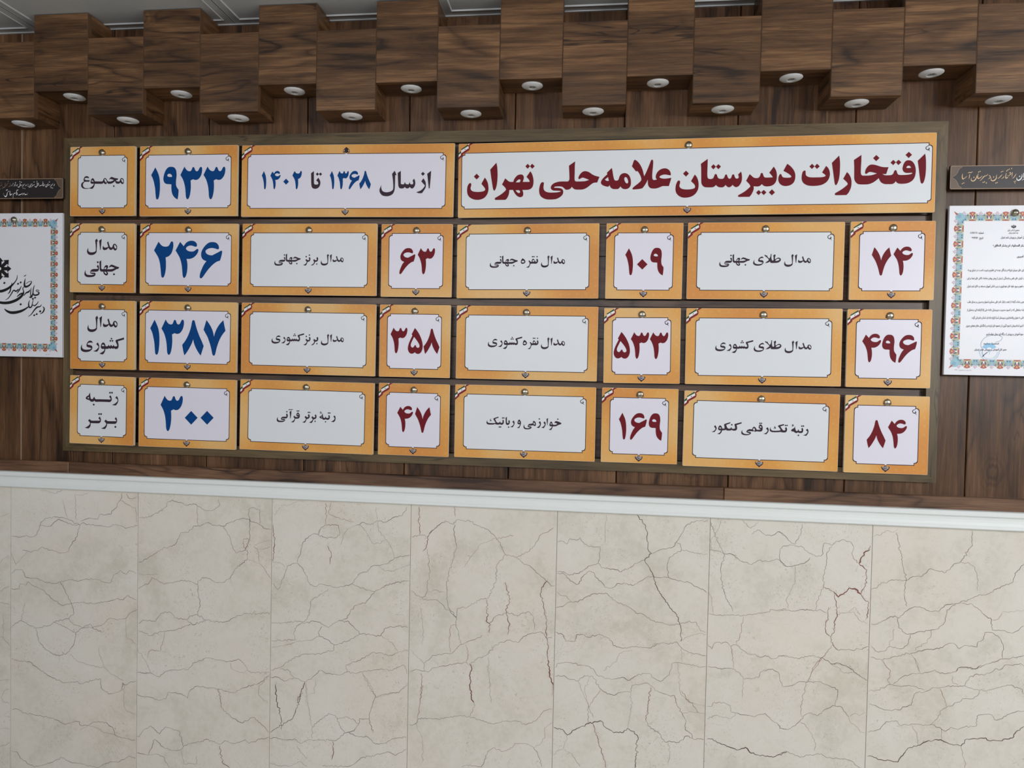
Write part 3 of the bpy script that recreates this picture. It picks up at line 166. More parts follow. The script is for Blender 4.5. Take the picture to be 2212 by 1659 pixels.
LC_ST = "312 615 6 305 680 14 270 740 16 215 800 30 140 860 40 60 895 44 0 905 44 -60 890 40 -120 850 20;215 755 8 200 830 16 180 910 20 145 950 8;385 815 8 350 880 20 310 940 10;330 870 16 290 905 24 245 890 20 200 960 16 150 1030 12 100 1060 6;455 680 8 440 760 26 450 820 34 500 815 28 545 780 22 570 730 10 520 735 8 470 770 8;430 635 8 450 630 12 468 610 6;430 830 10 410 860 14 425 905 16 415 955 34 370 1010 40 290 1065 44 180 1105 46 80 1115 44 0 1105 40 -80 1080 30;400 940 20 360 960 24 310 1000 12;540 880 8 515 915 26 470 935 20 430 985 8;620 800 8 600 860 16 590 950 20 560 1010 30 530 1010 14;560 845 8 550 930 16 555 1000 14;700 895 12 665 880 10 650 900 10 700 930 20 680 965 24 620 975 24 600 950 16;530 1070 8 515 1130 20 525 1190 26 560 1190 20 590 1150 12 620 1165 18 665 1130 14 690 1090 8;600 1050 8 585 1110 12 570 1170 12;745 1145 8 720 1180 16 670 1190 24 620 1240 20 560 1320 12 510 1355 6;770 1180 8 795 1220 22 770 1280 20 725 1310 8;500 1190 20 460 1220 26 380 1260 40 280 1285 46 190 1285 44 120 1255 30 85 1222 12"
LC_DOT = "80 757 20 325 772 18 372 748 18 590 1040 18 630 1020 18 720 1265 20 615 1335 18 658 1315 18 372 1140 20"
# ---------------- helpers ----------------
def at(px, py, Y=None, Z=None):
    d = Rm @ Vector(((px - 1106) / F, 1, -(py - 829.5) / F))
    t = (Y - CAMP.y) / d.y if Y is not None else (Z - CAMP.z) / d.z
    return CAMP + d * t
def empty(name, loc=(0, 0, 0), ry=0.0, label=None, cat=None, group=None, kind=None):
    o = bpy.data.objects.new(name, None); COL.objects.link(o); o.location = loc; o.rotation_euler = (0, ry, 0); o.empty_display_size = .02
    tag(o, label, cat, group, kind); return o
def tag(o, label=None, cat=None, group=None, kind=None):
    for k, v in (('label', label), ('category', cat), ('group', group), ('kind', kind)):
        if v: o[k] = v
    return o
class MB:
    def __init__(s): s.v = []; s.f = []; s.m = []
    def poly(s, pts, mi=0):
        n = len(s.v); s.v += [tuple(p) for p in pts]; s.f.append(tuple(range(n, n + len(pts)))); s.m.append(mi)
    def box(s, x0, y0, z0, x1, y1, z1, mi=0, b=0.0):
        n = len(s.v)
        if b <= 0:
            s.v += [(x, y, z) for x in (x0, x1) for y in (y0, y1) for z in (z0, z1)]
            for f in ((0, 1, 3, 2), (4, 6, 7, 5), (0, 4, 5, 1), (2, 3, 7, 6), (0, 2, 6, 4), (1, 5, 7, 3)): s.f.append(tuple(n + i for i in f)); s.m.append(mi)
        else:   # front face (towards -y) chamfered
            s.v += [(x0 + b, y0, z0 + b), (x1 - b, y0, z0 + b), (x1 - b, y0, z1 - b), (x0 + b, y0, z1 - b),
                    (x0, y0 + b, z0), (x1, y0 + b, z0), (x1, y0 + b, z1), (x0, y0 + b, z1), (x0, y1, z0), (x1, y1, z0), (x1, y1, z1), (x0, y1, z1)]
            fs = [(0, 1, 2, 3), (11, 10, 9, 8)]
            for a in (0, 4):
                for i in range(4): fs.append((a + i, a + 4 + i, a + 4 + (i + 1) % 4, a + (i + 1) % 4))
            for f in fs: s.f.append(tuple(n + i for i in f)); s.m.append(mi)
        return s
    def tess(s, loops, y, mi=0):
        ls = [[Vector((a, b, 0)) for a, b in l] for l in loops]
        flat = [p for l in ls for p in l]; n = len(s.v)
        tr = geometry.tessellate_polygon(ls)
        s.v += [(p.x, y, p.y) for p in flat]
        for t in tr:
            a, b, c = (flat[i] for i in t)
            cr = (b.x - a.x) * (c.y - a.y) - (b.y - a.y) * (c.x - a.x)
            if abs(cr) < 1e-14: continue
            t = t if cr > 0 else (t[0], t[2], t[1])
            s.f.append(tuple(n + i for i in t)); s.m.append(mi)
    def ribbon(s, pts, ws, y, mi=0, closed=False):
        N = len(pts); L = []; Rr = []
        for i in range(N):
            if closed: a, b = pts[i - 1], pts[(i + 1) % N]
            else: a, b = pts[max(i - 1, 0)], pts[min(i + 1, N - 1)]
            dx, dz = b[0] - a[0], b[1] - a[1]; l = math.hypot(dx, dz) or 1
            w2 = ws[i] / 2; L.append((pts[i][0] - dz / l * w2, y, pts[i][1] + dx / l * w2)); Rr.append((pts[i][0] + dz / l * w2, y, pts[i][1] - dx / l * w2))
        n = len(s.v); s.v += L + Rr
        for i in range(N if closed else N - 1):
            j = (i + 1) % N; s.f.append((n + i, n + N + i, n + N + j, n + j)); s.m.append(mi)
    def disc(s, cx, cz, r, y, mi=0, n=12, rz=None):
        rz = rz or r; s.poly([(cx + r * math.cos(2 * math.pi * i / n), y, cz + rz * math.sin(2 * math.pi * i / n)) for i in range(n)], mi)
    def lathe(s, prof, c, axis='y', n=24, mi=0):
        k = len(s.v); m = len(prof)
        for i in range(n):
            a = 2 * math.pi * i / n
            for r, h in prof:
                if axis == 'y': s.v.append((c[0] + r * math.cos(a), c[1] + h, c[2] + r * math.sin(a)))
                else: s.v.append((c[0] + r * math.cos(a), c[1] + r * math.sin(a), c[2] + h))
        for i in range(n):
            for j in range(m - 1):
                i2 = (i + 1) % n; s.f.append((k + i * m + j, k + i * m + j + 1, k + i2 * m + j + 1, k + i2 * m + j)); s.m.append(mi)
        return s
    def build(s, name, mats, parent=None, smooth=False, loc=None):
        me = bpy.data.meshes.new(name); me.from_pydata(s.v, [], s.f)
        mats = mats if isinstance(mats, (list, tuple)) else [mats]
        for m in mats: me.materials.append(m)
        if len(mats) > 1: me.polygons.foreach_set('material_index', s.m)
        if smooth: me.polygons.foreach_set('use_smooth', [True] * len(me.polygons))
        me.update()
        o = bpy.data.objects.new(name, me); COL.objects.link(o)
        if parent: o.parent = parent
        if loc: o.location = loc
        return o
def smooth_loop(pts, seg=5):
    """closed loop of (x, y, corner) -> Catmull-Rom points that keep the corners"""
    n = len(pts); out = []
    for i in range(n):
        p0, p1, p2, p3 = pts[i - 1], pts[i], pts[(i + 1) % n], pts[(i + 2) % n]
        ax, ay = (p1[0], p1[1]); bx, by = (p2[0], p2[1])
        out.append((ax, ay))
        if p1[2] and p2[2]: continue
        t1 = ((p2[0] - p1[0]) * 1.0, (p2[1] - p1[1]) * 1.0) if p1[2] else ((p2[0] - p0[0]) / 2, (p2[1] - p0[1]) / 2)
        t2 = ((p2[0] - p1[0]) * 1.0, (p2[1] - p1[1]) * 1.0) if p2[2] else ((p3[0] - p1[0]) / 2, (p3[1] - p1[1]) / 2)
        L = math.hypot(bx - ax, by - ay)
        for tt in (t1, t2): pass
        l1 = math.hypot(*t1) or 1; l2 = math.hypot(*t2) or 1
        t1 = (t1[0] / l1 * min(l1, L * 1.1), t1[1] / l1 * min(l1, L * 1.1)); t2 = (t2[0] / l2 * min(l2, L * 1.1), t2[1] / l2 * min(l2, L * 1.1))
        for k in range(1, seg):
            t = k / seg; h1 = 2 * t**3 - 3 * t**2 + 1; h2 = t**3 - 2 * t**2 + t; h3 = -2 * t**3 + 3 * t**2; h4 = t**3 - t**2
            out.append((h1 * ax + h2 * t1[0] + h3 * bx + h4 * t2[0], h1 * ay + h2 * t1[1] + h3 * by + h4 * t2[1]))
    return out
def parse(s):
    shapes = []
    for sh in s.split('|'):
        loops = []
        for lp in sh.split('^'):
            tk = lp.replace('*', ' * ').split(); pts = []; i = 0
            while i < len(tk):
                x, y = float(tk[i]), float(tk[i + 1]); i += 2; c = False
                if i < len(tk) and tk[i] == '*': c = True; i += 1
                pts.append((x, y, c))
            loops.append(smooth_loop(pts))
        shapes.append(loops)
    return shapes
def open_smooth(p, seg=5):
    out = []
    for i in range(len(p) - 1):
        p0, p1, p2, p3 = p[max(i - 1, 0)], p[i], p[i + 1], p[min(i + 2, len(p) - 1)]
        for k in range(seg):
            t = k / seg
            out.append(tuple(.5 * ((2 * b) + (-a + c) * t + (2 * a - 5 * b + 4 * c - d) * t * t + (-a + 3 * b - 3 * c + d) * t**3) for a, b, c, d in zip(p0, p1, p2, p3)))
    out.append(tuple(p[-1])); return out
# ---------------- materials ----------------
def nt(name, rough=.5, spec=.5, metal=0.0):
    m = bpy.data.materials.new(name); m.use_nodes = True; t = m.node_tree; b = t.nodes['Principled BSDF']
    b.inputs['Roughness'].default_value = rough; b.inputs['Specular IOR Level'].default_value = spec; b.inputs['Metallic'].default_value = metal
    return m, t, b
def N(t, ty, **k):
    n = t.nodes.new(ty)
    for a, v in k.items(): setattr(n, a, v)
    return n
def flat(name, c, rough=.5, spec=.4, metal=0.0, var=.06, sc=40):
    m, t, b = nt(name, rough, spec, metal)
    tc = N(t, 'ShaderNodeTexCoord'); no = N(t, 'ShaderNodeTexNoise'); no.inputs['Scale'].default_value = sc; no.inputs['Detail'].default_value = 4
    t.links.new(tc.outputs['Object'], no.inputs['Vector'])
    mx = N(t, 'ShaderNodeMix', data_type='RGBA'); mx.inputs[6].default_value = (*[x * (1 - var) for x in c], 1); mx.inputs[7].default_value = (*[min(1, x * (1 + var)) for x in c], 1)
    t.links.new(no.outputs['Fac'], mx.inputs[0]); t.links.new(mx.outputs[2], b.inputs['Base Color']); return m
def mathn(t, op, a, b=None, clamp=False):
    n = N(t, 'ShaderNodeMath', operation=op); n.use_clamp = clamp
    for i, x in enumerate((a, b)):
        if x is None: continue
        if isinstance(x, (int, float)): n.inputs[i].default_value = x
        else: t.links.new(x, n.inputs[i])
    return n.outputs[0]
def wood(name, axis, dark, mid, light, rough=.40, spec=.45, rings=9.0, S=1.0, shift=0.0, fine=1.0):
    """laminate wood: grain along axis; wavy growth rings, stretched fibres and dark streaks"""
    m, t, b = nt(name, rough, spec)
    tc = N(t, 'ShaderNodeTexCoord'); oi = N(t, 'ShaderNodeObjectInfo')
    rv = N(t, 'ShaderNodeVectorMath', operation='MULTIPLY'); cmb = N(t, 'ShaderNodeCombineXYZ')
    for i in range(3): t.links.new(oi.outputs['Random'], cmb.inputs[i])
    t.links.new(cmb.outputs[0], rv.inputs[0]); rv.inputs[1].default_value = (17.0, 31.0, 23.0)
    ad = N(t, 'ShaderNodeVectorMath', operation='ADD'); t.links.new(tc.outputs['Object'], ad.inputs[0]); t.links.new(rv.outputs[0], ad.inputs[1])
    def stretched(along, across):
        mp = N(t, 'ShaderNodeMapping'); sc = [across] * 3; sc['xyz'.index(axis)] = along
        mp.inputs['Scale'].default_value = [q * S for q in sc]; mp.inputs['Location'].default_value = (shift, shift * 2, shift * 3)
        t.links.new(ad.outputs[0], mp.inputs[0]); return mp.outputs[0]
    def noi(vec, sc, det, dist=0.0, rgh=.5):
        n = N(t, 'ShaderNodeTexNoise'); n.inputs['Scale'].default_value = sc; n.inputs['Detail'].default_value = det
        n.inputs['Distortion'].default_value = dist; n.inputs['Roughness'].default_value = rgh; t.links.new(vec, n.inputs['Vector']); return n.outputs['Fac']
    big = noi(stretched(1.5, 6.5), 1.0, 2.5, .5)
    ring = mathn(t, 'ABSOLUTE', mathn(t, 'SINE', mathn(t, 'MULTIPLY', big, rings * 3.1416)))
    ring = mathn(t, 'POWER', mathn(t, 'SUBTRACT', 1.0, ring), 2.2)
    rg = mathn(t, 'MULTIPLY', mathn(t, 'SUBTRACT', noi(stretched(1.7, 7.0), 1.0, 2, 0), .42), 5.0, True)
    ring = mathn(t, 'MULTIPLY', ring, rg)
    fib = noi(stretched(16.0, 430.0 * fine), 1.0, 4, 0, .6)
    med = noi(stretched(3.4, 74.0 * fine), 1.0, 6, .35, .68)
    patch = noi(stretched(1.6, 9.0), 1.0, 3.5, .7, .58)
    v = mathn(t, 'ADD', mathn(t, 'MULTIPLY', med, .52), mathn(t, 'MULTIPLY', ring, -.20))
    v = mathn(t, 'ADD', v, mathn(t, 'MULTIPLY', fib, .30)); v = mathn(t, 'ADD', v, mathn(t, 'MULTIPLY', patch, .58))
    cr = N(t, 'ShaderNodeValToRGB'); e = cr.color_ramp.elements
    e[0].position = .50; e[0].color = (*dark, 1); e[1].position = .95; e[1].color = (*light, 1); q = e.new(.70); q.color = (*mid, 1)
    t.links.new(v, cr.inputs[0])
    cn = noi(stretched(1.1, 15.0), 1.0, 3.5, .7)
    st = mathn(t, 'MULTIPLY', mathn(t, 'SUBTRACT', .0085, mathn(t, 'ABSOLUTE', mathn(t, 'SUBTRACT', cn, .5))), 150.0, True)
    st = mathn(t, 'MULTIPLY', st, mathn(t, 'MULTIPLY', mathn(t, 'SUBTRACT', noi(stretched(2.4, 6.0), 1.0, 2), .50), 7.0, True))
    s2 = mathn(t, 'MULTIPLY', mathn(t, 'SUBTRACT', noi(stretched(1.9, 58.0), 1.0, 4, .4), .62), 9.0, True)
    st = mathn(t, 'MAXIMUM', mathn(t, 'MULTIPLY', st, .85), mathn(t, 'MULTIPLY', s2, .6))
    mx = N(t, 'ShaderNodeMix', data_type='RGBA'); t.links.new(st, mx.inputs[0]); t.links.new(cr.outputs[0], mx.inputs[6]); mx.inputs[7].default_value = (*[c * .6 for c in dark], 1)
    # knots
    vo = N(t, 'ShaderNodeTexVoronoi'); vo.inputs['Scale'].default_value = 1.0; t.links.new(stretched(3.2, 4.6), vo.inputs['Vector'])
    kd = mathn(t, 'ADD', vo.outputs['Distance'], mathn(t, 'MULTIPLY', med, .10))
    kr = mathn(t, 'ADD', mathn(t, 'MULTIPLY', mathn(t, 'SINE', mathn(t, 'MULTIPLY', kd, 120.0)), .5), .5)
    km = mathn(t, 'MULTIPLY', mathn(t, 'SUBTRACT', .25, kd), 7.0, True); km = mathn(t, 'MULTIPLY', km, kr); km = mathn(t, 'MULTIPLY', km, .55)
    m2 = N(t, 'ShaderNodeMix', data_type='RGBA'); t.links.new(km, m2.inputs[0]); t.links.new(mx.outputs[2], m2.inputs[6]); m2.inputs[7].default_value = (*[c * .8 for c in dark], 1)
    t.links.new(m2.outputs[2], b.inputs['Base Color'])
    bp = N(t, 'ShaderNodeBump'); bp.inputs['Strength'].default_value = .12; bp.inputs['Distance'].default_value = .001; t.links.new(v, bp.inputs['Height']); t.links.new(bp.outputs[0], b.inputs['Normal'])
    return m
BD, BM, BL_ = (.022, .0098, .0042), (.104, .050, .0205), (.30, .160, .072)
M = {}
M['box_x'] = wood('box_wood_front', 'x', BD, BM, BL_)
M['box_y'] = wood('box_wood_side', 'y', BD, BM, BL_, shift=1.3)
M['box_edge'] = flat('box_edge_band', (.115, .062, .032), .5)
PD_, PM_, PL_ = (.022, .0100, .0046), (.088, .0415, .0185), (.215, .112, .055)
M['plank'] = wood('plank_wood', 'z', PD_, PM_, PL_, spec=.32, rings=7, shift=.4)
M['rail'] = wood('rail_wood', 'x', (.030, .014, .008), (.12, .06, .033), (.27, .15, .08), rings=10, shift=2.1)
M['back'] = wood('backing_wood', 'x', (.028, .015, .009), (.095, .054, .034), (.20, .125, .082), rings=8, shift=3.3)
M['frame_x'] = wood('frame_wood_level', 'x', (.040, .026, .011), (.096, .066, .030), (.170, .120, .058), rings=6, shift=4.4)
M['frame_z'] = wood('frame_wood_upright', 'z', (.040, .026, .011), (.096, .066, .030), (.170, .120, .058), rings=6, shift=5.5)
M['joint'] = flat('joint_filler', (.22, .15, .10), .6)
M['grout'] = flat('pale_grout', (.40, .39, .34), .7, .2)
M['dark'] = flat('dark_gap', (.012, .008, .006), .8, .1)
M['white'] = flat('white_print', (.70, .73, .765), .34, .35, var=.015, sc=6)
M['white_l'] = flat('lavender_white_print', (.72, .705, .80), .34, .35, var=.012, sc=6)
M['edge_white'] = flat('board_edge', (.74, .66, .52), .5)
M['red'] = flat('dark_red_print', (.150, .007, .014), .5, .14, var=.05)
M['blue'] = flat('blue_print', (.0005, .052, .215), .5, .12, var=.03)
M['ink'] = flat('dark_print', (.040, .024, .038), .5, .15, var=.03)
M['black'] = flat('black_print', (.012, .010, .011), .4, .4)
M['green'] = flat('green_print', (.012, .075, .022), .45, .2)
M['flagred'] = flat('flag_red_print', (.20, .012, .022), .45, .2)
M['flagwhite'] = flat('flag_white_print', (.78, .76, .76), .4)
M['metal'] = flat('brushed_metal', (.40, .36, .28), .30, .5, 1.0, .15, 90)
M['plastic'] = flat('white_plastic', (.74, .75, .76), .38, .5)
M['bulb'] = flat('reflector_metal', (.34, .34, .34), .25, .5, .8, .3, 300)
M['trim'] = flat('white_paint', (.74, .775, .77), .42, .4, var=.025, sc=12)
M['tile'] = flat('ceiling_panel_paint', (.50, .51, .51), .5, .3, var=.03, sc=90)
M['cert'] = flat('paper_white', (.73, .745, .80), .35, .4, var=.012, sc=5)
M['sign'] = flat('charcoal_sign', (.022, .017, .019), .38, .35)
M['signborder'] = flat('bronze_print', (.115, .077, .052), .4, .4, var=.35, sc=420)
M['signline'] = flat('bronze_line', (.30, .20, .13), .4)
M['gold'] = flat('gold_print', (.70, .47, .27), .4)
M['cream'] = flat('cream_print', (.72, .72, .74), .4)
M['tan'] = flat('tan_print', (.36, .25, .15), .4)
for nm, c in dict(f_red=(.40, .055, .025), f_yel=(.62, .50, .22), f_navy=(.040, .055, .12), f_khaki=(.38, .38, .24), f_blue=(.20, .36, .50), f_sky=(.25, .48, .56), f_pink=(.45, .26, .40), f_line=(.42, .17, .15), f_stamp=(.22, .50, .74)).items(): M[nm] = flat(nm, c, .4)
def mk_border():
    m, t, b = nt('orange_patterned_print', .40, .3)
    tc = N(t, 'ShaderNodeTexCoord'); oi = N(t, 'ShaderNodeObjectInfo')
    cmb = N(t, 'ShaderNodeCombineXYZ'); t.links.new(oi.outputs['Random'], cmb.inputs[0]); t.links.new(oi.outputs['Random'], cmb.inputs[2])
    ml = N(t, 'ShaderNodeVectorMath', operation='MULTIPLY'); t.links.new(cmb.outputs[0], ml.inputs[0]); ml.inputs[1].default_value = (9, 1, 5)
    ad = N(t, 'ShaderNodeVectorMath', operation='ADD'); t.links.new(tc.outputs['Object'], ad.inputs[0]); t.links.new(ml.outputs[0], ad.inputs[1])
    no = N(t, 'ShaderNodeTexNoise'); no.inputs['Scale'].default_value = 3.6; no.inputs['Detail'].default_value = 1.5; t.links.new(ad.outputs[0], no.inputs['Vector'])
    cr = N(t, 'ShaderNodeValToRGB'); e = cr.color_ramp.elements
    e[0].position = .36; e[0].color = (.62, .255, .055, 1); e[1].position = .64; e[1].color = (.70, .42, .155, 1); q = e.new(.5); q.color = (.68, .33, .075, 1)
    t.links.new(no.outputs['Fac'], cr.inputs[0])
    # fine star lattice: small bright lobes and, on a wide grid, larger pale medallions
    vo = N(t, 'ShaderNodeTexVoronoi'); vo.inputs['Scale'].default_value = 400; vo.inputs['Randomness'].default_value = .45; t.links.new(tc.outputs['Object'], vo.inputs['Vector'])
    a = mathn(t, 'SUBTRACT', .42, vo.outputs['Distance']); a = mathn(t, 'MULTIPLY', a, 2.6, True)
    v2 = N(t, 'ShaderNodeTexVoronoi'); v2.inputs['Scale'].default_value = 42; v2.inputs['Randomness'].default_value = .15; t.links.new(tc.outputs['Object'], v2.inputs['Vector'])
    c2 = mathn(t, 'SUBTRACT', .20, v2.outputs['Distance']); c2 = mathn(t, 'MULTIPLY', c2, 30, True)
    a = mathn(t, 'MAXIMUM', mathn(t, 'MULTIPLY', a, .42), mathn(t, 'MULTIPLY', c2, .16))
    mx = N(t, 'ShaderNodeMix', data_type='RGBA', blend_type='SCREEN'); t.links.new(a, mx.inputs[0]); t.links.new(cr.outputs[0], mx.inputs[6]); mx.inputs[7].default_value = (.34, .24, .12, 1)
    t.links.new(mx.outputs[2], b.inputs['Base Color']); return m
M['orange'] = mk_border()
def mk_marble():
    m, t, b = nt('cream_marble', .16, .5)
    tc = N(t, 'ShaderNodeTexCoord'); oi = N(t, 'ShaderNodeObjectInfo')
    cmb = N(t, 'ShaderNodeCombineXYZ')
    for i in range(3): t.links.new(oi.outputs['Random'], cmb.inputs[i])
    ml = N(t, 'ShaderNodeVectorMath', operation='SCALE'); t.links.new(cmb.outputs[0], ml.inputs[0]); ml.inputs['Scale'].default_value = 11
    ad = N(t, 'ShaderNodeVectorMath', operation='ADD'); t.links.new(tc.outputs['Object'], ad.inputs[0]); t.links.new(ml.outputs[0], ad.inputs[1])
    def noi(sc, det, dist=0):
        n = N(t, 'ShaderNodeTexNoise'); n.inputs['Scale'].default_value = sc; n.inputs['Detail'].default_value = det; n.inputs['Distortion'].default_value = dist
        t.links.new(ad.outputs[0], n.inputs['Vector']); return n.outputs['Fac']
    cr = N(t, 'ShaderNodeValToRGB'); e = cr.color_ramp.elements
    e[0].position = .34; e[0].color = (.61, .58, .505, 1); e[1].position = .68; e[1].color = (.73, .705, .655, 1); q = e.new(.5); q.color = (.70, .668, .60, 1)
    mixf = mathn(t, 'ADD', mathn(t, 'MULTIPLY', noi(5.5, 6, .8), .7), mathn(t, 'MULTIPLY', noi(60, 5, .5), .3))
    t.links.new(mixf, cr.inputs[0])
    tint = N(t, 'ShaderNodeMix', data_type='RGBA', blend_type='MULTIPLY'); t.links.new(cr.outputs[0], tint.inputs[6]); tint.inputs[7].default_value = (1.0, .97, .955, 1)
    tf = mathn(t, 'SUBTRACT', noi(3.1, 3, .4), .47); t.links.new(mathn(t, 'MULTIPLY', tf, 5.0, True), tint.inputs[0])
    # small fossil flecks and short dark ticks
    fl = noi(80, 3, 3.0); fl = mathn(t, 'MULTIPLY', mathn(t, 'SUBTRACT', fl, .605), 12, True)
    f2 = noi(170, 2, 2.0); f2 = mathn(t, 'MULTIPLY', mathn(t, 'SUBTRACT', f2, .66), 14, True); fl = mathn(t, 'MAXIMUM', fl, f2)
    gate = mathn(t, 'MULTIPLY', mathn(t, 'SUBTRACT', noi(7, 2), .43), 5, True); fl = mathn(t, 'MULTIPLY', mathn(t, 'MULTIPLY', fl, gate), .50)
    m1 = N(t, 'ShaderNodeMix', data_type='RGBA'); t.links.new(fl, m1.inputs[0]); t.links.new(tint.outputs[2], m1.inputs[6]); m1.inputs[7].default_value = (.30, .26, .21, 1)
    # very faint hairlines
    h = noi(4.2, 9, .9); h = mathn(t, 'ABSOLUTE', mathn(t, 'SUBTRACT', h, .5)); h = mathn(t, 'MULTIPLY', mathn(t, 'SUBTRACT', .0035, h), 160, True); h = mathn(t, 'MULTIPLY', h, .22)
    m2 = N(t, 'ShaderNodeMix', data_type='RGBA'); t.links.new(h, m2.inputs[0]); t.links.new(m1.outputs[2], m2.inputs[6]); m2.inputs[7].default_value = (.34, .27, .24, 1)
    t.links.new(m2.outputs[2], b.inputs['Base Color']); return m
M['marble'] = mk_marble()
M['vein'] = flat('grey_vein', (.175, .140, .130), .3, .4, var=.45, sc=16)
M['vein_f'] = flat('faint_vein', (.30, .25, .225), .3, .4, var=.25, sc=16)
M['vein_d'] = flat('dark_vein', (.10, .073, .067), .3, .4, var=.4, sc=16)
M['vein_r'] = flat('rust_vein', (.36, .20, .155), .3, .4, var=.35, sc=30)
M['vein_q'] = flat('deep_rust_vein', (.20, .085, .06), .3, .4, var=.5, sc=40)
# ================= STRUCTURE =================
CEIL = 1.0165
wall = empty('wall_back', (0, 0, 0), kind='structure')
MB().box(-3.2, .014, -.42, 2.6, .06, 1.3).build('backing_board', M['dark'], wall)
pitch = .3124
k0 = 1.0175
for k in range(-4, 14):
    x1 = k0 - pitch * k; x0 = x1 - pitch
    MB().box(x0 + .0014 - (x0 + x1) / 2, 0, -.365 - .33, x1 - .0014 - (x0 + x1) / 2, .014, 1.06 - .33, b=.0016).build('plank', M['plank'], wall, loc=((x0 + x1) / 2, 0, .33))
jx = k0 - pitch * 9
MB().box(jx - .003, .0002, -.36, jx + .003, .013, 1.05).build('joint_strip', M['joint'], wall)
# marble slabs with their veining
SL = [-2.263, -1.8294, -1.3932, -.9542, -.5203, -.0852, .3475, .7842, 1.222, 1.66]
VM = [M['vein'], M['vein_f'], M['vein_d'], M['vein_r'], M['vein_q']]
slabs = {}
MB().box(-3.2, .0024, -1.6, 2.6, .06, -.41).build('grout_bed', M['grout'], wall)
for i in range(-2, 9):
    x0, x1 = (SL[i + 1], SL[i + 2]) if -1 <= i <= 7 else ((-2.70, -2.263) if i == -2 else (1.66, 2.1))
    xc = (x0 + x1) / 2; hw = (x1 - x0) / 2 - .0006
    slabs[i] = MB().box(-hw, 0, -.6, hw, .0022, .6, b=.0005).build('marble_slab', M['marble'], wall, loc=(xc, 0, -.985))
def veins():
    mbs = {}
    for sl, (ox, oy, s), data in VE:
        mb = mbs.setdefault(sl, MB()); x0, x1 = SL[sl + 1] + .0012, SL[sl + 2] - .0012; xc = (SL[sl + 1] + SL[sl + 2]) / 2
        for line in data.split('|'):
            c = line[0] if line[0] in 'rRQD' else ''
            nums = [float(q) for q in line[len(c):].split()]
            pts = []
            for a, b in zip(nums[::2], nums[1::2]):
                p = at(ox + a / s, oy + b / s, Y=0); pts.append((min(max(p.x, x0), x1), p.z))
            base = {'': .00125, 'r': .0014, 'R': .0019, 'Q': .0040, 'D': .0022}[c]
            if c == '' and len(pts) < 6: base = .0010
            mi = {'': 0 if len(pts) >= 6 else 1, 'r': 3, 'R': 4, 'Q': 4, 'D': 2}[c]
            # fractal jitter
            out = [pts[0]]
            for a, b in zip(pts, pts[1:]):
                L = math.hypot(b[0] - a[0], b[1] - a[1]); n = max(1, int(L / .0045)); nx, nz = -(b[1] - a[1]) / (L or 1), (b[0] - a[0]) / (L or 1)
                for k in range(1, n + 1):
                    t = k / n; e = 4 * t * (1 - t) * L * .10 if n > 2 else 0
                    j = R_.uniform(-1, 1) * (.0021 if k < n else 0) + mnoise.noise(Vector((a[0] * 40 + k, a[1] * 40, 0))) * e
                    out.append((min(max(a[0] + (b[0] - a[0]) * t + nx * j, x0), x1), a[1] + (b[1] - a[1]) * t + nz * j))
            n = len(out); ws = []
            for k, p in enumerate(out):
                q = .55 + .75 * abs(mnoise.noise(Vector((p[0] * 22, p[1] * 22, 3.1)))) * 1.6 + R_.uniform(-.12, .12)
                if k in (0, n - 1): q *= .4
                ws.append(base * q)
            mb.ribbon([(a - xc, b + .985) for a, b in out], ws, -.00025, mi)
            # sparse satellites
            if c in 'RQ' and c:
                for _ in range(int(n * .6)):
                    p = R_.choice(out); dx, dz = R_.uniform(-.006, .006), R_.uniform(-.006, .006)
                    q2 = [(p[0] + dx, p[1] + dz), (p[0] + dx + R_.uniform(-.002, .002), p[1] + dz + R_.uniform(.002, .007))]
                    if x0 + .008 < p[0] < x1 - .008: mb.ribbon([(a - xc, b + .985) for a, b in q2], [.0006, .0003], -.00022, 3)
    for sl, mb in mbs.items(): mb.build('vein', VM, slabs[sl])
veins()
# continue plain slabs' look outside the traced area with a few loose veins
for i in (-2, 7, 8):
    mb = MB()
    for _ in range(7):
        z = R_.uniform(-.55, .5); p = [(-.2, z)]
        for k in range(1, 14): p.append((-.2 + k * .4 / 13, p[-1][1] + R_.uniform(-.03, .03)))
        p = open_smooth(p, 4); mb.ribbon(p, [.0011] * len(p), -.00025)
    mb.build('vein', M['vein'], slabs[i])
# wood rail above the moulding
tr = empty('trim_2', (0, 0, 0), kind='structure')
xs = [-3.0, -1.62, .38, 2.5]
for a, b in zip(xs, xs[1:]): MB().box((a - b) / 2 + .0006, -.012, -.3655, (b - a) / 2 - .0006, 0, -.3255, b=.002).build('rail', M['rail'], tr, loc=((a + b) / 2, 0, 0))
# white moulding: profile swept along the wall
prof = [(0, -.3600), (-.020, -.3600), (-.024, -.3612), (-.0255, -.3635), (-.0255, -.3725), (-.0245, -.3745), (-.0185, -.3765), (-.0160, -.3800), (-.0150, -.3860), (-.0155, -.3930), (-.0180, -.4000), (-.0200, -.4040), (-.0205, -.4080), (-.0180, -.4110), (-.0060, -.4125), (0, -.4128)]
mb = MB()
for a, b in zip(prof, prof[1:]): mb.poly([(-3.0, a[0], a[1]), (-3.0, b[0], b[1]), (2.5, b[0], b[1]), (2.5, a[0], a[1])])
tag(mb.build('trim_1', M['trim']), kind='structure')
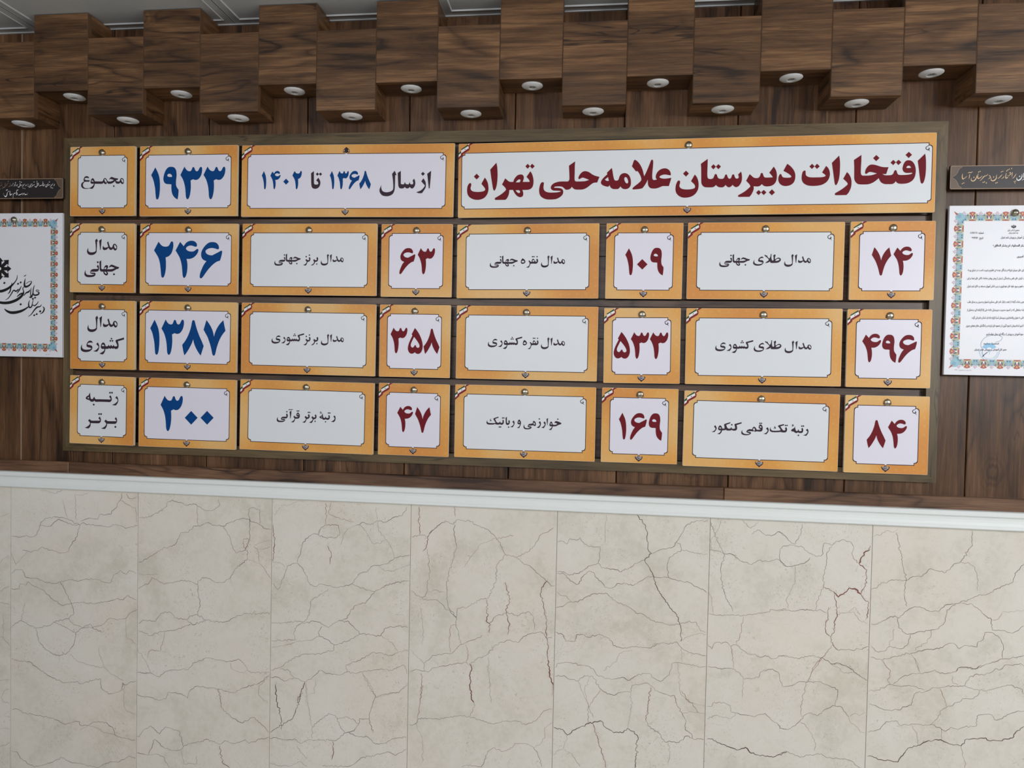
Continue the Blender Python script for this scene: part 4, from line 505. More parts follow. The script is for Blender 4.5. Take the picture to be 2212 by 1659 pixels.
# floor and ceiling
fl = empty('floor', (0, 0, -1.58), kind='structure')
for ix in range(-5, 5):
    for iy in range(9):
        MB().box(-.299, -.299, -.02, .299, .299, 0).build('floor_tile', M['marble'], fl, loc=(ix * .6 + .3, -.3 - iy * .6, 0))
ce = empty('ceiling', (0, 0, CEIL), kind='structure')
MB().box(-3.4, -6.2, .012, 2.8, .05, .05).build('ceiling_slab', M['tile'], ce)
px0 = -1.725; P = .640
for ix in range(-3, 7):
    for iy in range(9):
        cx = px0 + P * (ix + .5); cy = -.0045 - P * (iy + .5); h = P / 2 - .0012
        mb = MB(); hh = h
        # outer flat, two embossed ridges, recessed field
        rings = [(h, .0), (h - .0012, -.0006), (h - .0030, .0), (h - .022, .0), (h - .0235, -.0022), (h - .0255, -.0022), (h - .0275, .0012)]
        prev = None
        for r, z in rings:
            q = [(-r, -r, z), (r, -r, z), (r, r, z), (-r, r, z)]
            if prev:
                for k in range(4): mb.poly([prev[k], q[k], q[(k + 1) % 4], prev[(k + 1) % 4]])
            prev = q
        mb.poly(prev[::-1])
        mb.build('ceiling_tile', M['tile'], ce, loc=(cx, cy, 0))
# wall-angle strip where the ceiling meets the wood
MB().box(-3.0, -.0060, -.0030, 2.5, -.0003, .010).build('edge_strip', M['tile'], ce)
# ================= LIGHT BOXES =================
ordw = ['first', 'second', 'third', 'fourth', 'fifth', 'sixth', 'seventh', 'eighth', 'ninth', 'tenth']
BH = .224; BDp = .1011; T = .016
for i in range(-1, 18):
    if i == -1: x0, x1, z0 = BOXX[0] - .1745, BOXX[0], .79
    elif i == 17: continue
    else: x0, x1, z0 = BOXX[i], BOXX[i + 1], BOXZ[i]
    if i == -1: continue
    hi = i % 2 == 1; n = i // 2
    pos = '%s from the left of the %s wooden boxes' % (ordw[n], 'raised' if hi else 'lowered')
    b = empty('wooden_box', ((x0 + x1) / 2, 0, z0), label='dark wood-grain wall box, ' + pos, cat='box', group='staggered wooden boxes under the ceiling')
    hw = (x1 - x0) / 2 - .0004
    MB().box(-hw + .0006, -BDp, 0, hw - .0006, -BDp + T, BH, b=.0008).build('front_panel', M['box_x'], b)
    for s in (-1, 1):
        MB().box(min(s * hw, s * (hw - T)), -BDp + T, .0015 + T, max(s * hw, s * (hw - T)), 0, BH).build('side_panel', M['box_y'], b)
        MB().box(min(s * hw, s * (hw - .0006)), -BDp, 0, max(s * hw, s * (hw - .0006)), -BDp + T, BH).build('edge_band', M['box_edge'], b)
    MB().box(-hw, -BDp + T, .0015, hw, 0, .0012 + T).build('bottom_panel', M['box_x'], b)
    MB().box(-hw + T, -BDp + T, BH - T, hw - T, 0, BH).build('top_panel', M['box_x'], b)
    d = empty('downlight', (LX[i], -.0508, z0 + .0015), label='round white recessed downlight under the %s' % pos.replace(' of the ', ' of the '), cat='light', group='downlights under the wooden boxes')
    MB().lathe([(.0295, 0), (.0298, -.0012), (.0275, -.0028), (.0200, -.0052), (.0140, -.0064), (.0105, -.0066), (.0094, -.0055), (.0090, -.0020)], (0, 0, 0), 'z', 40).build('trim_ring', M['plastic'], d, smooth=True)
    MB().lathe([(.0092, -.0030), (.0080, -.0012), (.0001, -.0010)], (0, 0, 0), 'z', 24).build('reflector', M['bulb'], d, smooth=True)
    MB().lathe([(.0052, -.0010), (.0048, -.0030), (.0028, -.0045), (.0001, -.0048)], (0, .001, 0), 'z', 9).build('bulb', M['bulb'], d)
# ================= DISPLAY BOARD =================
fx0, fx1, fz0, fz1 = -1.632, .933, -.2885, .679
FW = .033; FD = -.021
fr = empty('display_board', ((fx0 + fx1) / 2, 0, fz0), label='wide dark wood framed board holding the four rows of orange plaques', cat='board')
ox, oz = (fx0 + fx1) / 2, fz0
def rail(pts, mat):     # pts: outer a, outer b, inner b, inner a
    mb = MB(); f = [(x - ox, FD, z - oz) for x, z in pts]; g = [(x - ox, -.0005, z - oz) for x, z in pts]
    # small bevel towards the viewer
    cx = sum(p[0] for p in f) / 4; cz = sum(p[2] for p in f) / 4
    mb.poly(f)
    for k in range(4): mb.poly([f[k], g[k], g[(k + 1) % 4], f[(k + 1) % 4]])
    me = mb.build('frame_rail', mat, fr)
    bm = bmesh.new(); bm.from_mesh(me.data); bmesh.ops.recalc_face_normals(bm, faces=bm.faces[:])
    es = [e for e in bm.edges if all(abs(v.co.y - FD) < 1e-6 for v in e.verts)]
    bmesh.ops.bevel(bm, geom=es, offset=.0011, segments=1, affect='EDGES'); bm.to_mesh(me.data); bm.free()
rail([(fx0, fz1), (fx1, fz1), (fx1 - FW, fz1 - FW), (fx0 + FW, fz1 - FW)], M['frame_x'])
rail([(fx0, fz0), (fx1, fz0), (fx1 - FW, fz0 + FW), (fx0 + FW, fz0 + FW)], M['frame_x'])
rail([(fx0, fz0), (fx0, fz1), (fx0 + FW, fz1 - FW), (fx0 + FW, fz0 + FW)], M['frame_z'])
rail([(fx1, fz0), (fx1, fz1), (fx1 - FW, fz1 - FW), (fx1 - FW, fz0 + FW)], M['frame_z'])
zj = [fz0 + FW, -.0365, .1995, .4330, fz1 - FW]
for a, b in zip(zj, zj[1:]):
    mz = (a + b) / 2; zz = [a, a + (b - a) * .52, b]
    for c, d_ in zip(zz, zz[1:]):
        MB().box(fx0 + FW - .004 - ox, -.0055, (c - d_) / 2 + .0009, fx1 - FW + .004 - ox, -.0005, (d_ - c) / 2 - .0009, b=.0009).build('backing_plank', M['back'], fr, loc=(0, 0, (c + d_) / 2 - oz))
for z in (-.0470, .1890, .4225):
    MB().box(fx0 + FW - ox, -.0115, z - .0115 - oz, fx1 - FW - .012 - ox, -.0056, z + .0085 - oz, b=.0012).build('slat', M['back'], fr)
# ================= PLAQUES =================
PY = -.035; PT = .008; HH = .21
SCR = {}
def margins(k, w):
    if k == '14': return .0095, .0100
    if k == '13': return .0190, .0240
    if k[1] == '1': return .0262, .0257
    if k[1] == '2': return .0190, .0205
    if k[1] in '468': return .0232, .0262
    return .0262, .0270
def panel_loop(w, l, r, t, b, o=0.0):
    """rounded-and-notched outline of the white field; o grows it outwards"""
    X0, X1, Z0, Z1 = -w / 2 + l - o, w / 2 - r + o, -HH / 2 + b - o, HH / 2 - t + o
    nx, nz, ar = .0088, .0058, .0072
    def corner(cx, cz, sx, sz):   # from the horizontal side to the vertical side
        p = [(cx - sx * (nx), cz), (cx - sx * (nx), cz - sz * nz)]
        for k in range(7):
            a = math.pi / 2 * k / 6
            p.append((cx - sx * (nx - .0015) + sx * (nx - .0015) * math.sin(a), cz - sz * nz - sz * ar * (1 - math.cos(a))))
        return p
    TRc = corner(X1, Z1, 1, 1); BR = corner(X1, Z0, 1, -1)[::-1]; BLc = corner(X0, Z0, -1, -1); TLc = corner(X0, Z1, -1, 1)[::-1]
    top = [(-.0035, Z1), (0, Z1 + .0042), (.0035, Z1)]
    bot = [(.0035, Z0), (0, Z0 - .0042), (-.0035, Z0)]
    return top + TRc + BR + bot + BLc + TLc
FS = 21540.0
def fl_pts(s): 
    q = s.replace('*', '').split(); return [((max(float(a), 235) - 235) / FS, -(max(float(b), 365) - 365) / FS) for a, b in zip(q[::2], q[1::2])]
FLAG = [("380 700 800 425 840 440 820 510 400 760", 0), ("235 930 375 805 375 930 235 1035", 0), ("385 760 820 515 870 640 640 770 400 940", 1), ("235 1035 375 932 370 1060 235 1185", 1), ("800 422 870 365 935 365 860 435", 1),
        ("400 938 870 640 848 500 860 438 935 365 1120 365 900 500 935 560 930 680 880 770 500 1000", 2), ("375 938 500 1000 490 1090 235 1325 235 1187 370 1060", 2), ("595 700 640 675 672 690 625 742", 3)]
def px_local(px, py, ob):
    p = at(px, py, Y=PY); x, z, a = ob; dx, dz = p.x - x, p.z - z
    return (dx * math.cos(a) + dz * math.sin(a), -dx * math.sin(a) + dz * math.cos(a))
lettering = {}
def add_shapes(mb, shapes, tf, y, mi=0):
    for loops in shapes:
        if len(loops) > 1: mb.tess([[tf(*p) for p in l] for l in loops], y, mi)
        else: mb.tess([[tf(*p) for p in loops[0]]], y, mi)
def bbox(shapes):
    xs = [p[0] for s in shapes for l in s for p in l]; ys = [p[1] for s in shapes for l in s for p in l]
    return min(xs), min(ys), max(xs), max(ys)
DS = {k: parse(v) for k, v in DIG.items()}; WS = {k: parse(v) for k, v in WORD.items()}
num = {}; txt = {}; yr = []
for k, (cx_, cy_, s_), items, colr in NUM:
    mb = MB(); ob = PL[k][:3]
    for di, (dg, a0, b0, a1, b1) in enumerate(items):
        if k == '13' and di % 4 == 0: mb = MB(); yr.append(mb)
        u0, v0, u1, v1 = bbox(DS[dg])
        add_shapes(mb, DS[dg], lambda x, y: px_local(cx_ + (a0 + (x - u0) / (u1 - u0) * (a1 - a0)) / s_, cy_ + (b0 + (y - v0) / (v1 - v0) * (b1 - b0)) / s_, ob), -.0007)
    num[k] = (mb, colr)
for k, (cx_, cy_, s_), items in TXT:
    mb = MB(); ob = PL[k][:3]
    for wd, bb in items:
        if bb is None: a0, b0, a1, b1 = u0, v0, u1, v1 = 0, 0, 1, 1
        else: (u0, v0, u1, v1), (a0, b0, a1, b1) = WBOX[wd], bb
        if wd == 'azsal': ta = MB(); add_shapes(ta, WS[wd][5:], lambda x, y: px_local(cx_ + x / s_, cy_ + y / s_, ob), -.0007)
        add_shapes(mb, WS[wd][:5] if wd == 'azsal' else WS[wd], lambda x, y: px_local(cx_ + (a0 + (x - u0) / (u1 - u0) * (a1 - a0)) / s_, cy_ + (b0 + (y - v0) / (v1 - v0) * (b1 - b0)) / s_, ob), -.0007)
    txt[k] = mb
mb = MB()
for (cx_, cy_, s_), st in TITLE: add_shapes(mb, parse(st), lambda x, y: px_local(cx_ + x / s_, cy_ + y / s_, PL['14'][:3]), -.0007)
num['14'] = (mb, 'red')
NUMK = {n_[0] for n_ in NUM}
for k in sorted(PL):
    x, z, a, w = PL[k]; l, r = margins(k, w); t, b = .0270, .0245
    o = empty('plaque', (x, PY, z), -a, label=LAB[k], cat='plaque', group='orange bordered award plaques on the framed board')
    MB().box(-w / 2, 0, -HH / 2, w / 2, PT, HH / 2, b=.0006).build('board', [M['orange']], o)
    mb = MB(); e = .0011
    for (a0, c0, a1, c1) in ((-w / 2, HH / 2 - e, w / 2, HH / 2), (-w / 2, -HH / 2, w / 2, -HH / 2 + e), (-w / 2, -HH / 2, -w / 2 + e, HH / 2), (w / 2 - e, -HH / 2, w / 2, HH / 2)): mb.box(a0 - .0001, .0002, c0 - .0001, a1 + .0001, PT - .0005, c1 + .0001)
    mb.build('board_edge', M['edge_white'], o)
    mb = MB(); mb.tess([panel_loop(w, l, r, t, b, -.0006)], -.00025); mb.build('white_field', M['white_l' if k in NUMK else 'white'], o)
    # outline with the hooked scroll at its upper right
    lp = panel_loop(w, l, r, t, b, 0.0); mb = MB()
    lo = panel_loop(w, l, r, t, b, .0010)
    nl = len(lo)
    inn = panel_loop(w, l, r, t, b, -.0008)
    n0 = len(mb.v); mb.v += [(p[0], -.00045, p[1]) for p in lo] + [(p[0], -.00045, p[1]) for p in inn]
    for q in range(nl): j = (q + 1) % nl; mb.f.append((n0 + q, n0 + j, n0 + nl + j, n0 + nl + q)); mb.m.append(0)
    # stems of the centre ornaments
    Z1 = HH / 2 - t; Z0 = -HH / 2 + b
    mb.tess([[(-.0014, Z1 + .003), (.0014, Z1 + .003), (.0022, Z1 + .0060), (-.0022, Z1 + .0060)]], -.00047)
    mb.tess([[(-.0014, Z0 - .003), (-.0022, Z0 - .0060), (.0022, Z0 - .0060), (.0014, Z0 - .003)]], -.00047)
    mb.build('border_line', M['ink'], o)
    X1 = w / 2 - r; sc_ = 16300.0
    f_ = lambda s: [(X1 + (float(q.split()[0]) - 1430) / sc_, Z1 - (float(q.split()[1]) - 480) / sc_) for q in s.split(',')]
    mb = MB()
    for s, wd in (("1322 566,1290 585,1262 600,1244 622", (28, 26, 24, 22)), ("1256 606,1215 628,1180 650,1162 692,1180 742,1228 776,1262 770", (18, 24, 27, 28, 28, 32, 30)), ("1262 772,1290 740,1292 710,1270 678", (34, 36, 26, 9)), ("1256 762,1290 800,1318 824,1348 856", (34, 22, 12, 4)), ("1280 730,1320 760", (22, 18))):
        p = f_(s); q = open_smooth([(u, v, wq / sc_) for (u, v), wq in zip(p, wd)], 4); mb.ribbon([c[:2] for c in q], [c[2] for c in q], -.0006)
    mb.build('corner_scroll', M['ink'], o)
    # ornaments: crown behind the screw and shield emblem below
    zc = HH / 2 - .0178
    mb = MB(); mb.tess([[(-.0105, zc - .0055), (-.0098, zc + .001), (-.0060, zc + .0055), (0, zc + .0105), (.0060, zc + .0055), (.0098, zc + .001), (.0105, zc - .0055), (.0070, zc - .0060), (.0035, zc - .0050), (0, zc - .0078), (-.0035, zc - .0050), (-.0070, zc - .0060)]], -.00035)
    for s in (-1, 1): mb.tess([[(s * .0092, zc - .0042), (s * .0080, zc + .0005), (s * .0050, zc + .003), (s * .0062, zc - .0025)]], -.0006, 1)
    mb.build('crown_ornament', [M['ink'], M['gold']], o)
    zs = -HH / 2 + .0125; mb = MB()
    mb.tess([[(-.0103, zs + .0068), (-.0050, zs + .0052), (-.0022, zs + .0075), (0, zs + .0090), (.0022, zs + .0075), (.0050, zs + .0052), (.0103, zs + .0068), (.0104, zs + .0020), (.0075, zs - .0025), (.0040, zs - .0048), (0, zs - .0088), (-.0040, zs - .0048), (-.0075, zs - .0025), (-.0104, zs + .0020)]], -.00035)
    for s, wq in (("-.0085 .0042 -.004 .0040 -.001 .0058 .0022 .0072", .00062), ("-.0072 .0022 -.003 .0012 0 .0030 .0028 .0058", .00062), ("-.0048 -.0008 -.001 -.0016 .0022 .0004 .0030 .0040", .00062), ("-.0015 -.0030 .0025 -.0022 .0052 .0006", .00062), ("-.009 .0052 -.006 .0050", .0006), ("-.002 .0048 .001 .0018", .0005)):
        v = [float(q) for q in s.split()]; q = open_smooth([(u, zs + c) for u, c in zip(v[::2], v[1::2])], 4); mb.ribbon(q, [wq] * len(q), -.0006, 1)
    mb.lathe([(.0022, 0), (.0013, 0)], (.0058, -.0006, zs + .0030), 'y', 12, 1)
    mb.build('shield_emblem', [M['ink'], M['flagwhite']], o)
    mb = MB()
    for s, mi in FLAG: mb.tess([[(-w / 2 + u, HH / 2 + v) for u, v in fl_pts(s)]], -.0005 - .0001 * (mi == 3), mi)
    mb.build('flag_ribbon', [M['green'], M['flagwhite'], M['flagred'], M['black']], o)
    if k == '13':
        for q_ in yr: q_.build('year_number', M['blue'], o)
    elif k in num: num[k][0].build('number' if k not in ('13', '14') else ('title_lettering' if k == '14' else 'year_numbers'), M[num[k][1]], o)
    if k in txt: txt[k].build('lettering', M['ink'], o)
    if k == '13': ta.build('lettering', M['ink'], o)
    if k != '13':
        dx, dz = R_.uniform(-.0012, .0008), R_.uniform(-.001, .0008)
        dx = -.0016 + .0020 * (x + 1.6) / 2.4 + R_.uniform(-.0008, .0008)
        MB().lathe([(.0094, 0), (.0097, -.0020), (.0090, -.0034), (.0064, -.0050), (.0032, -.0058), (.0001, -.0060)], (dx, 0, zc + dz), 'y', 28).build('screw_cap', M['metal'], o, smooth=True)
    else:
        MB().lathe([(.0044, -.0007), (.0001, -.0007)], (0, 0, zc + .0005), 'y', 18).build('screw_hole', M['black'], o)
# ================= CERTIFICATES AND SIGNS =================
# Arabic-script shaping into presentation forms, laid out left to right
SH = {}
def _f(ch, iso, n): SH[ch] = (iso, n)
for ch, iso, n in (('ا', 0xFE8D, 2), ('آ', 0xFE81, 2), ('أ', 0xFE83, 2), ('ب', 0xFE8F, 4), ('پ', 0xFB56, 4), ('ت', 0xFE95, 4), ('ث', 0xFE99, 4), ('ج', 0xFE9D, 4), ('چ', 0xFB7A, 4), ('ح', 0xFEA1, 4), ('خ', 0xFEA5, 4), ('د', 0xFEA9, 2), ('ذ', 0xFEAB, 2), ('ر', 0xFEAD, 2), ('ز', 0xFEAF, 2), ('ژ', 0xFB8A, 2), ('س', 0xFEB1, 4), ('ش', 0xFEB5, 4), ('ص', 0xFEB9, 4), ('ض', 0xFEBD, 4), ('ط', 0xFEC1, 4), ('ظ', 0xFEC5, 4), ('ع', 0xFEC9, 4), ('غ', 0xFECD, 4), ('ف', 0xFED1, 4), ('ق', 0xFED5, 4), ('ک', 0xFB8E, 4), ('گ', 0xFB92, 4), ('ل', 0xFEDD, 4), ('م', 0xFEE1, 4), ('ن', 0xFEE5, 4), ('و', 0xFEED, 2), ('ه', 0xFEE9, 4), ('ی', 0xFBFC, 4)): _f(ch, iso, n)
def shape(s):
    out = []; n = len(s); i = 0
    while i < n:
        c = s[i]
        if c not in SH: out.append('' if c == '\u200c' else c); i += 1; continue
        prev = i > 0 and s[i - 1] in SH and SH[s[i - 1]][1] == 4
        if c == 'ل' and i + 1 < n and s[i + 1] == 'ا':
            out.append(chr(0xFEFC if prev else 0xFEFB)); i += 2; continue
        iso, k = SH[c]; nxt = k == 4 and i + 1 < n and s[i + 1] in SH
        out.append(chr(iso + (3 if prev and nxt else 2 if nxt else 1 if prev else 0))); i += 1
    # reverse but keep digit runs
    res = []; run = ''
    for c in out:
        if c and (c.isdigit() or c == '/'): run += c
        else:
            if run: res.append(run); run = ''
            res.append(c)
    if run: res.append(run)
    return ''.join(res[::-1])
TM = {}
def text_into(mb, s, tf, xl, xr, yb, em, mi=0, bold=0.0):
    """lay a line between pixel columns xl..xr on baseline yb (photo pixels), glyph size em pixels"""
    c = bpy.data.curves.new('line', 'FONT'); c.body = shape(s); c.resolution_u = 1; c.offset = bold
    ob = bpy.data.objects.new('line', c); COL.objects.link(ob); bpy.context.view_layer.update()
    me = ob.to_mesh()
    xs = [v.co.x for v in me.vertices]
    if xs:
        a, b = min(xs), max(xs); sx = (xr - xl) / (b - a); n = len(mb.v)
        for v in me.vertices:
            u, w_ = tf(xl + (v.co.x - a) * sx, yb - v.co.y * em); mb.v.append((u, -.0006, w_))
        for p in me.polygons: mb.f.append(tuple(n + i for i in p.vertices)); mb.m.append(mi)
    ob.to_mesh_clear(); bpy.data.objects.remove(ob); bpy.data.curves.remove(c)
def strokes(mb, data, crop, tf, y, mi=0, wf=1.0):
    ox_, oy_, s = crop
    for st in data.split(';'):
        v = [float(q) for q in st.split()]; p = list(zip(v[::3], v[1::3], v[2::3]))
        q = open_smooth(p, 5); a = tf(ox_, oy_); b_ = tf(ox_ + 100, oy_); sc = math.hypot(b_[0] - a[0], b_[1] - a[1]) / 100 / s
        mb.ribbon([tf(ox_ + c[0] / s, oy_ + c[1] / s) for c in q], [max(c[2], 3) * sc * wf for c in q], y, mi)
        for e in (p[0], p[-1]): u = tf(ox_ + e[0] / s, oy_ + e[1] / s); mb.disc(u[0], u[1], e[2] * sc * wf / 2, y - .00002, mi, 10)
def dots(mb, data, crop, tf, y, mi=0):
    ox_, oy_, s = crop; v = [float(q) for q in data.split()]
    for a, b_, r in zip(v[::3], v[1::3], v[2::3]):
        mb.tess([[tf(ox_ + (a + dx * r) / s, oy_ + (b_ + dy * r) / s) for dx, dy in ((0, -1.15), (1.15, -.25), (.2, 1.1), (-1.1, .3))]], y, mi)
FM = ['f_red', 'f_yel', 'f_navy', 'f_khaki', 'f_blue', 'f_sky', 'f_pink', 'f_line', 'flagwhite']
def floral(mb, x0, z0, x1, z1, band, per):
    """repeating illuminated border outside the rectangle x0..x1, z0..z1"""
    def ell(tf, cx, cy, rx, ry, mi, y, rot=0, n=10):
        pts = []
        for k in range(n):
            a = 2 * math.pi * k / n; u, v = rx * math.cos(a), ry * math.sin(a)
            pts.append(tf(cx + u * math.cos(rot) - v * math.sin(rot), cy + u * math.sin(rot) + v * math.cos(rot)))
        mb.tess([pts], y, mi)
    def motif(tf, kind):
        y = -.0004
        if kind == 0:
            mb.tess([[tf(*p) for p in ((-.46, .0), (.46, .0), (.3, .12), (0, .17), (-.3, .12))]], y, 0)
            ell(tf, -.19, .40, .24, .30, 3, y - .00002); ell(tf, .19, .40, .24, .30, 3, y - .00003)
            ell(tf, 0, .42, .16, .24, 8, y - .00004)
            ell(tf, -.20, .42, .10, .19, 2, y - .00006, .25); ell(tf, .20, .42, .10, .19, 2, y - .00006, -.25)
            mb.tess([[tf(*p) for p in ((0, 1.0), (.14, .93), (.24, .95), (.42, .82), (.30, .74), (.16, .62), (0, .36), (-.16, .62), (-.30, .74), (-.42, .82), (-.24, .95), (-.14, .93))]], y - .00008, 0)
            ell(tf, 0, .76, .10, .11, 1, y - .0001); ell(tf, 0, .76, .045, .05, 0, y - .00012)
        else:
            ell(tf, 0, .30, .50, .30, 5, y); ell(tf, -.24, .46, .22, .20, 4, y - .00002); ell(tf, .24, .46, .22, .20, 4, y - .00003); ell(tf, -.24, .44, .10, .09, 3, y - .00005); ell(tf, .24, .44, .10, .09, 3, y - .00005); ell(tf, -.16, .16, .09, .07, 2, y - .00006); ell(tf, .16, .16, .09, .07, 2, y - .00006); ell(tf, 0, .18, .26, .12, 4, y - .00004)
            ell(tf, 0, .50, .13, .16, 5, y - .00005)
            mb.tess([[tf(*p) for p in ((0, 1.0), (.24, .78), (0, .56), (-.24, .78))]], y - .00006, 6)
            mb.tess([[tf(*p) for p in ((0, .93), (.16, .78), (0, .63), (-.16, .78))]], y - .00008, 8); ell(tf, 0, .78, .07, .07, 6, y - .0001)
            ell(tf, -.5, .68, .16, .07, 3, y - .00004, .4); ell(tf, .5, .68, .16, .07, 3, y - .00004, -.4)
            ell(tf, -.42, .58, .12, .05, 2, y - .00006, .5); ell(tf, .42, .58, .12, .05, 2, y - .00006, -.5)
            mb.tess([[tf(*p) for p in ((.38, .02), (.56, .02), (.42, .16))]], y - .00007, 8); mb.tess([[tf(*p) for p in ((-.38, .02), (-.56, .02), (-.42, .16))]], y - .00007, 8)
    for (ax, az, bx, bz, nx, nz) in ((x0, z1, x1, z1, 0, 1), (x0, z0, x1, z0, 0, -1), (x0, z0, x0, z1, -1, 0), (x1, z0, x1, z1, 1, 0)):
        L = math.hypot(bx - ax, bz - az); n = max(1, round(L / per)); pr = L / n; dx, dz = (bx - ax) / L, (bz - az) / L
        for k in range(2 * n + 1):
            d = k * pr / 2
            tf = lambda u, v: (ax + dx * (d + u * pr / 2) + nx * v * band, az + dz * (d + u * pr / 2) + nz * v * band)
            motif(tf, 1 if k % 2 == 0 else 0)
    for a, b, c, d, mi in ((x0 - band * .62, z1, x1 + band * .62, z1 + band * .62, 3), (x0 - band * .62, z0 - band * .62, x1 + band * .62, z0, 3), (x0 - band * .62, z0, x0, z1, 3), (x1, z0, x1 + band * .62, z1, 3)): mb.poly([(a, -.0003, b), (c, -.0003, b), (c, -.0003, d), (a, -.0003, d)], mi)
    for cx, cz, sx, sz in ((x0, z0, -1, -1), (x0, z1, -1, 1), (x1, z0, 1, -1), (x1, z1, 1, 1)):
        tf = lambda u, v: (cx + sx * u * band, cz + sz * v * band)
        ell(tf, .42, .42, .45, .45, 5, -.0005); ell(tf, .5, .5, .22, .22, 4, -.00052)
        mb.tess([[tf(*p) for p in ((.62, .62), (.80, .66), (1.02, 1.02), (.66, .80))]], -.00056, 0)
def frame_line(mb, x0, z0, x1, z1, w_, mi, y):
    for a, b, c, d in ((x0 - w_, z1, x1 + w_, z1 + w_), (x0 - w_, z0 - w_, x1 + w_, z0), (x0 - w_, z0, x0, z1), (x1, z0, x1 + w_, z1)): mb.poly([(a, y, b), (c, y, b), (c, y, d), (a, y, d)], mi)
CY = -.030
def certificate(x0, z0, x1, z1, label, ix0, iz0, ix1, iz1, band, per, scx, scz):
    xc, zc = (x0 + x1) / 2, (z0 + z1) / 2
    o = empty('certificate', (xc, CY, zc), label=label, cat='certificate')
    MB().box(x0 - xc, 0, z0 - zc, x1 - xc, .008, z1 - zc, b=.0006).build('board', M['cert'], o)
    mb = MB(); floral(mb, ix0 - xc, iz0 - zc, ix1 - xc, iz1 - zc, band, per)
    tag(mb.build('floral_border', [M[q] for q in FM], o), kind='stuff')
    mb = MB(); frame_line(mb, ix0 - xc, iz0 - zc, ix1 - xc, iz1 - zc, .0030, 0, -.0002); mb.build('border_line', M['f_line'], o)
    MB().lathe([(.0092, 0), (.0095, -.0025), (.0088, -.0050), (.0062, -.0082), (.0030, -.0096), (.0001, -.0100)], (scx - xc, 0, scz - zc), 'y', 28).build('screw_cap', M['metal'], o, smooth=True)
    return o, (lambda px, py: ((lambda p: (p.x - xc, p.z - zc))(at(px, py, Y=CY))))
# right certificate
s = at(2191, 457, Y=CY); hx = s.x - .9385
i0 = at(2082.3, 477.4, Y=CY); i1 = at(2074, 775.6, Y=CY); t0 = at(2082, 457, Y=CY)
o, tf = certificate(.9385, .0037, s.x + hx, .4527, 'white certificate of small printed text with a blue stamp, floral border, right of the board', i0.x, i1.z, 2 * s.x - i0.x, i0.z, t0.z - i0.z, .0402, s.x + .001, at(2190, 460, Y=CY).z)
mb = MB()
for tx, xl, xr, yb, em in (
    ('شماره : ۱۰۶۲۱۸۵/۱', 2095.8, 2124.7, 505, 5.2), ('تاریخ : ۹۳/۳/۱۴', 2099, 2124, 516, 5.2),
    ('جمهوری اسلامی ایران', 2176.5, 2202, 498.6, 4.2), ('وزارت آموزش و پرورش', 2179, 2199, 504.2, 4.2), ('اداره کل آموزش و پرورش شهر تهران', 2162, 2222, 514.8, 5.4),
    ('دازی های مربیان فرزانه و زندگان عرصه ی تعلیم و تربیت است. در دنیای رو به', 2090.5, 2214, 585.5, 5.6),
    ('یت ارزش های علمی و فرهنگی را بیش از پیش روشن ساخته، تلاش های شما در این', 2089, 2214, 603, 5.6),
    ('ت ظهور و بروز جلوه های خودباوری در بین دانش آموزان مستعد و خلاق شهر تهران', 2089, 2214, 620.2, 5.6),
    ('و عزمی نشات گرفته از تعهد و ایثار، قدم هایی محکم و استوار و بصیرتی بر مبنای طلب', 2089.5, 2215, 654, 5.6),
    ('ر شته جنابعالی که در کسوت مدیریت دبیرستان علامه حلی (۱) کارنامه ای درخشان از', 2088.5, 2215, 671.5, 5.6),
    ('ن اهلی به عنوان پرافتخارترین دبیرستان آسیا ارائه داده اید تشکر و قدردانی گردد.', 2098.4, 2215, 688.3, 5.6),
    ('به کشور اسلامیمان با بهره گیری از رهنمودهای ارزنده و راهگشای مقام معظم رهبری', 2087, 2215, 705.6, 5.6),
    ('در حوزه آموزش و پرورش از درگاه ایزد منان خواستاریم.', 2130, 2215, 723.8, 5.6)):
    text_into(mb, tx, tf, xl, xr, yb, em * 1.18, bold=.010)
for tx, xl, xr, yb, em in (('من لم یشکر المخلوق لم یشکر الخالق', 2147.5, 2232, 532.5, 6.6), ('علی امیری', 2196.7, 2222, 556, 6.6), ('اسفندیار چهاربند', 2124, 2157.3, 743.8, 5.2), ('مدیر کل آموزش و پرورش شهر تهران', 2105, 2174, 756.8, 5.4)):
    text_into(mb, tx, tf, xl, xr, yb, em, bold=.018)
for dx in (0, 1.3): mb.ribbon([tf(2144.8 + dx, 529.2), tf(2145.0 + dx, 531)], [.0007, .0005], -.0006)
mb.build('lettering', M['ink'], o)
mb = MB()  # small crescent emblem
C5 = (2030, 435, 12.15)
strokes(mb, "1940 612 6 1940 690 12 1942 708 14;1926 625 5 1918 660 12 1930 695 10;1954 625 5 1964 660 12 1950 695 10;1900 628 4 1884 660 14 1905 692 9;1980 628 4 1998 660 14 1975 692 9;1905 640 4 1900 665 8 1918 690 6;1975 640 4 1980 665 8 1962 690 6", C5, tf, -.0006)
mb.build('crescent_emblem', M['ink'], o)
mb = MB(); c7 = (2030, 680, 6.802)
def arc(cx, cy, r, a0, a1, n=28): return [(cx + r * math.cos(math.radians(a0 + (a1 - a0) * k / n)), cy + r * math.sin(math.radians(a0 + (a1 - a0) * k / n))) for k in range(n + 1)]
def st7(pts, w_, mi=0, y=-.00045):
    mb.ribbon([tf(c7[0] + a / c7[2], c7[1] + b / c7[2]) for a, b in pts], [w_ / c7[2] / 815.0] * len(pts), y, mi)
st7(arc(728, 525, 150, -5, 185), 4.5); st7(arc(728, 525, 78, 205, 335), 62); st7(arc(728, 525, 118, 10, 170), 2.0)
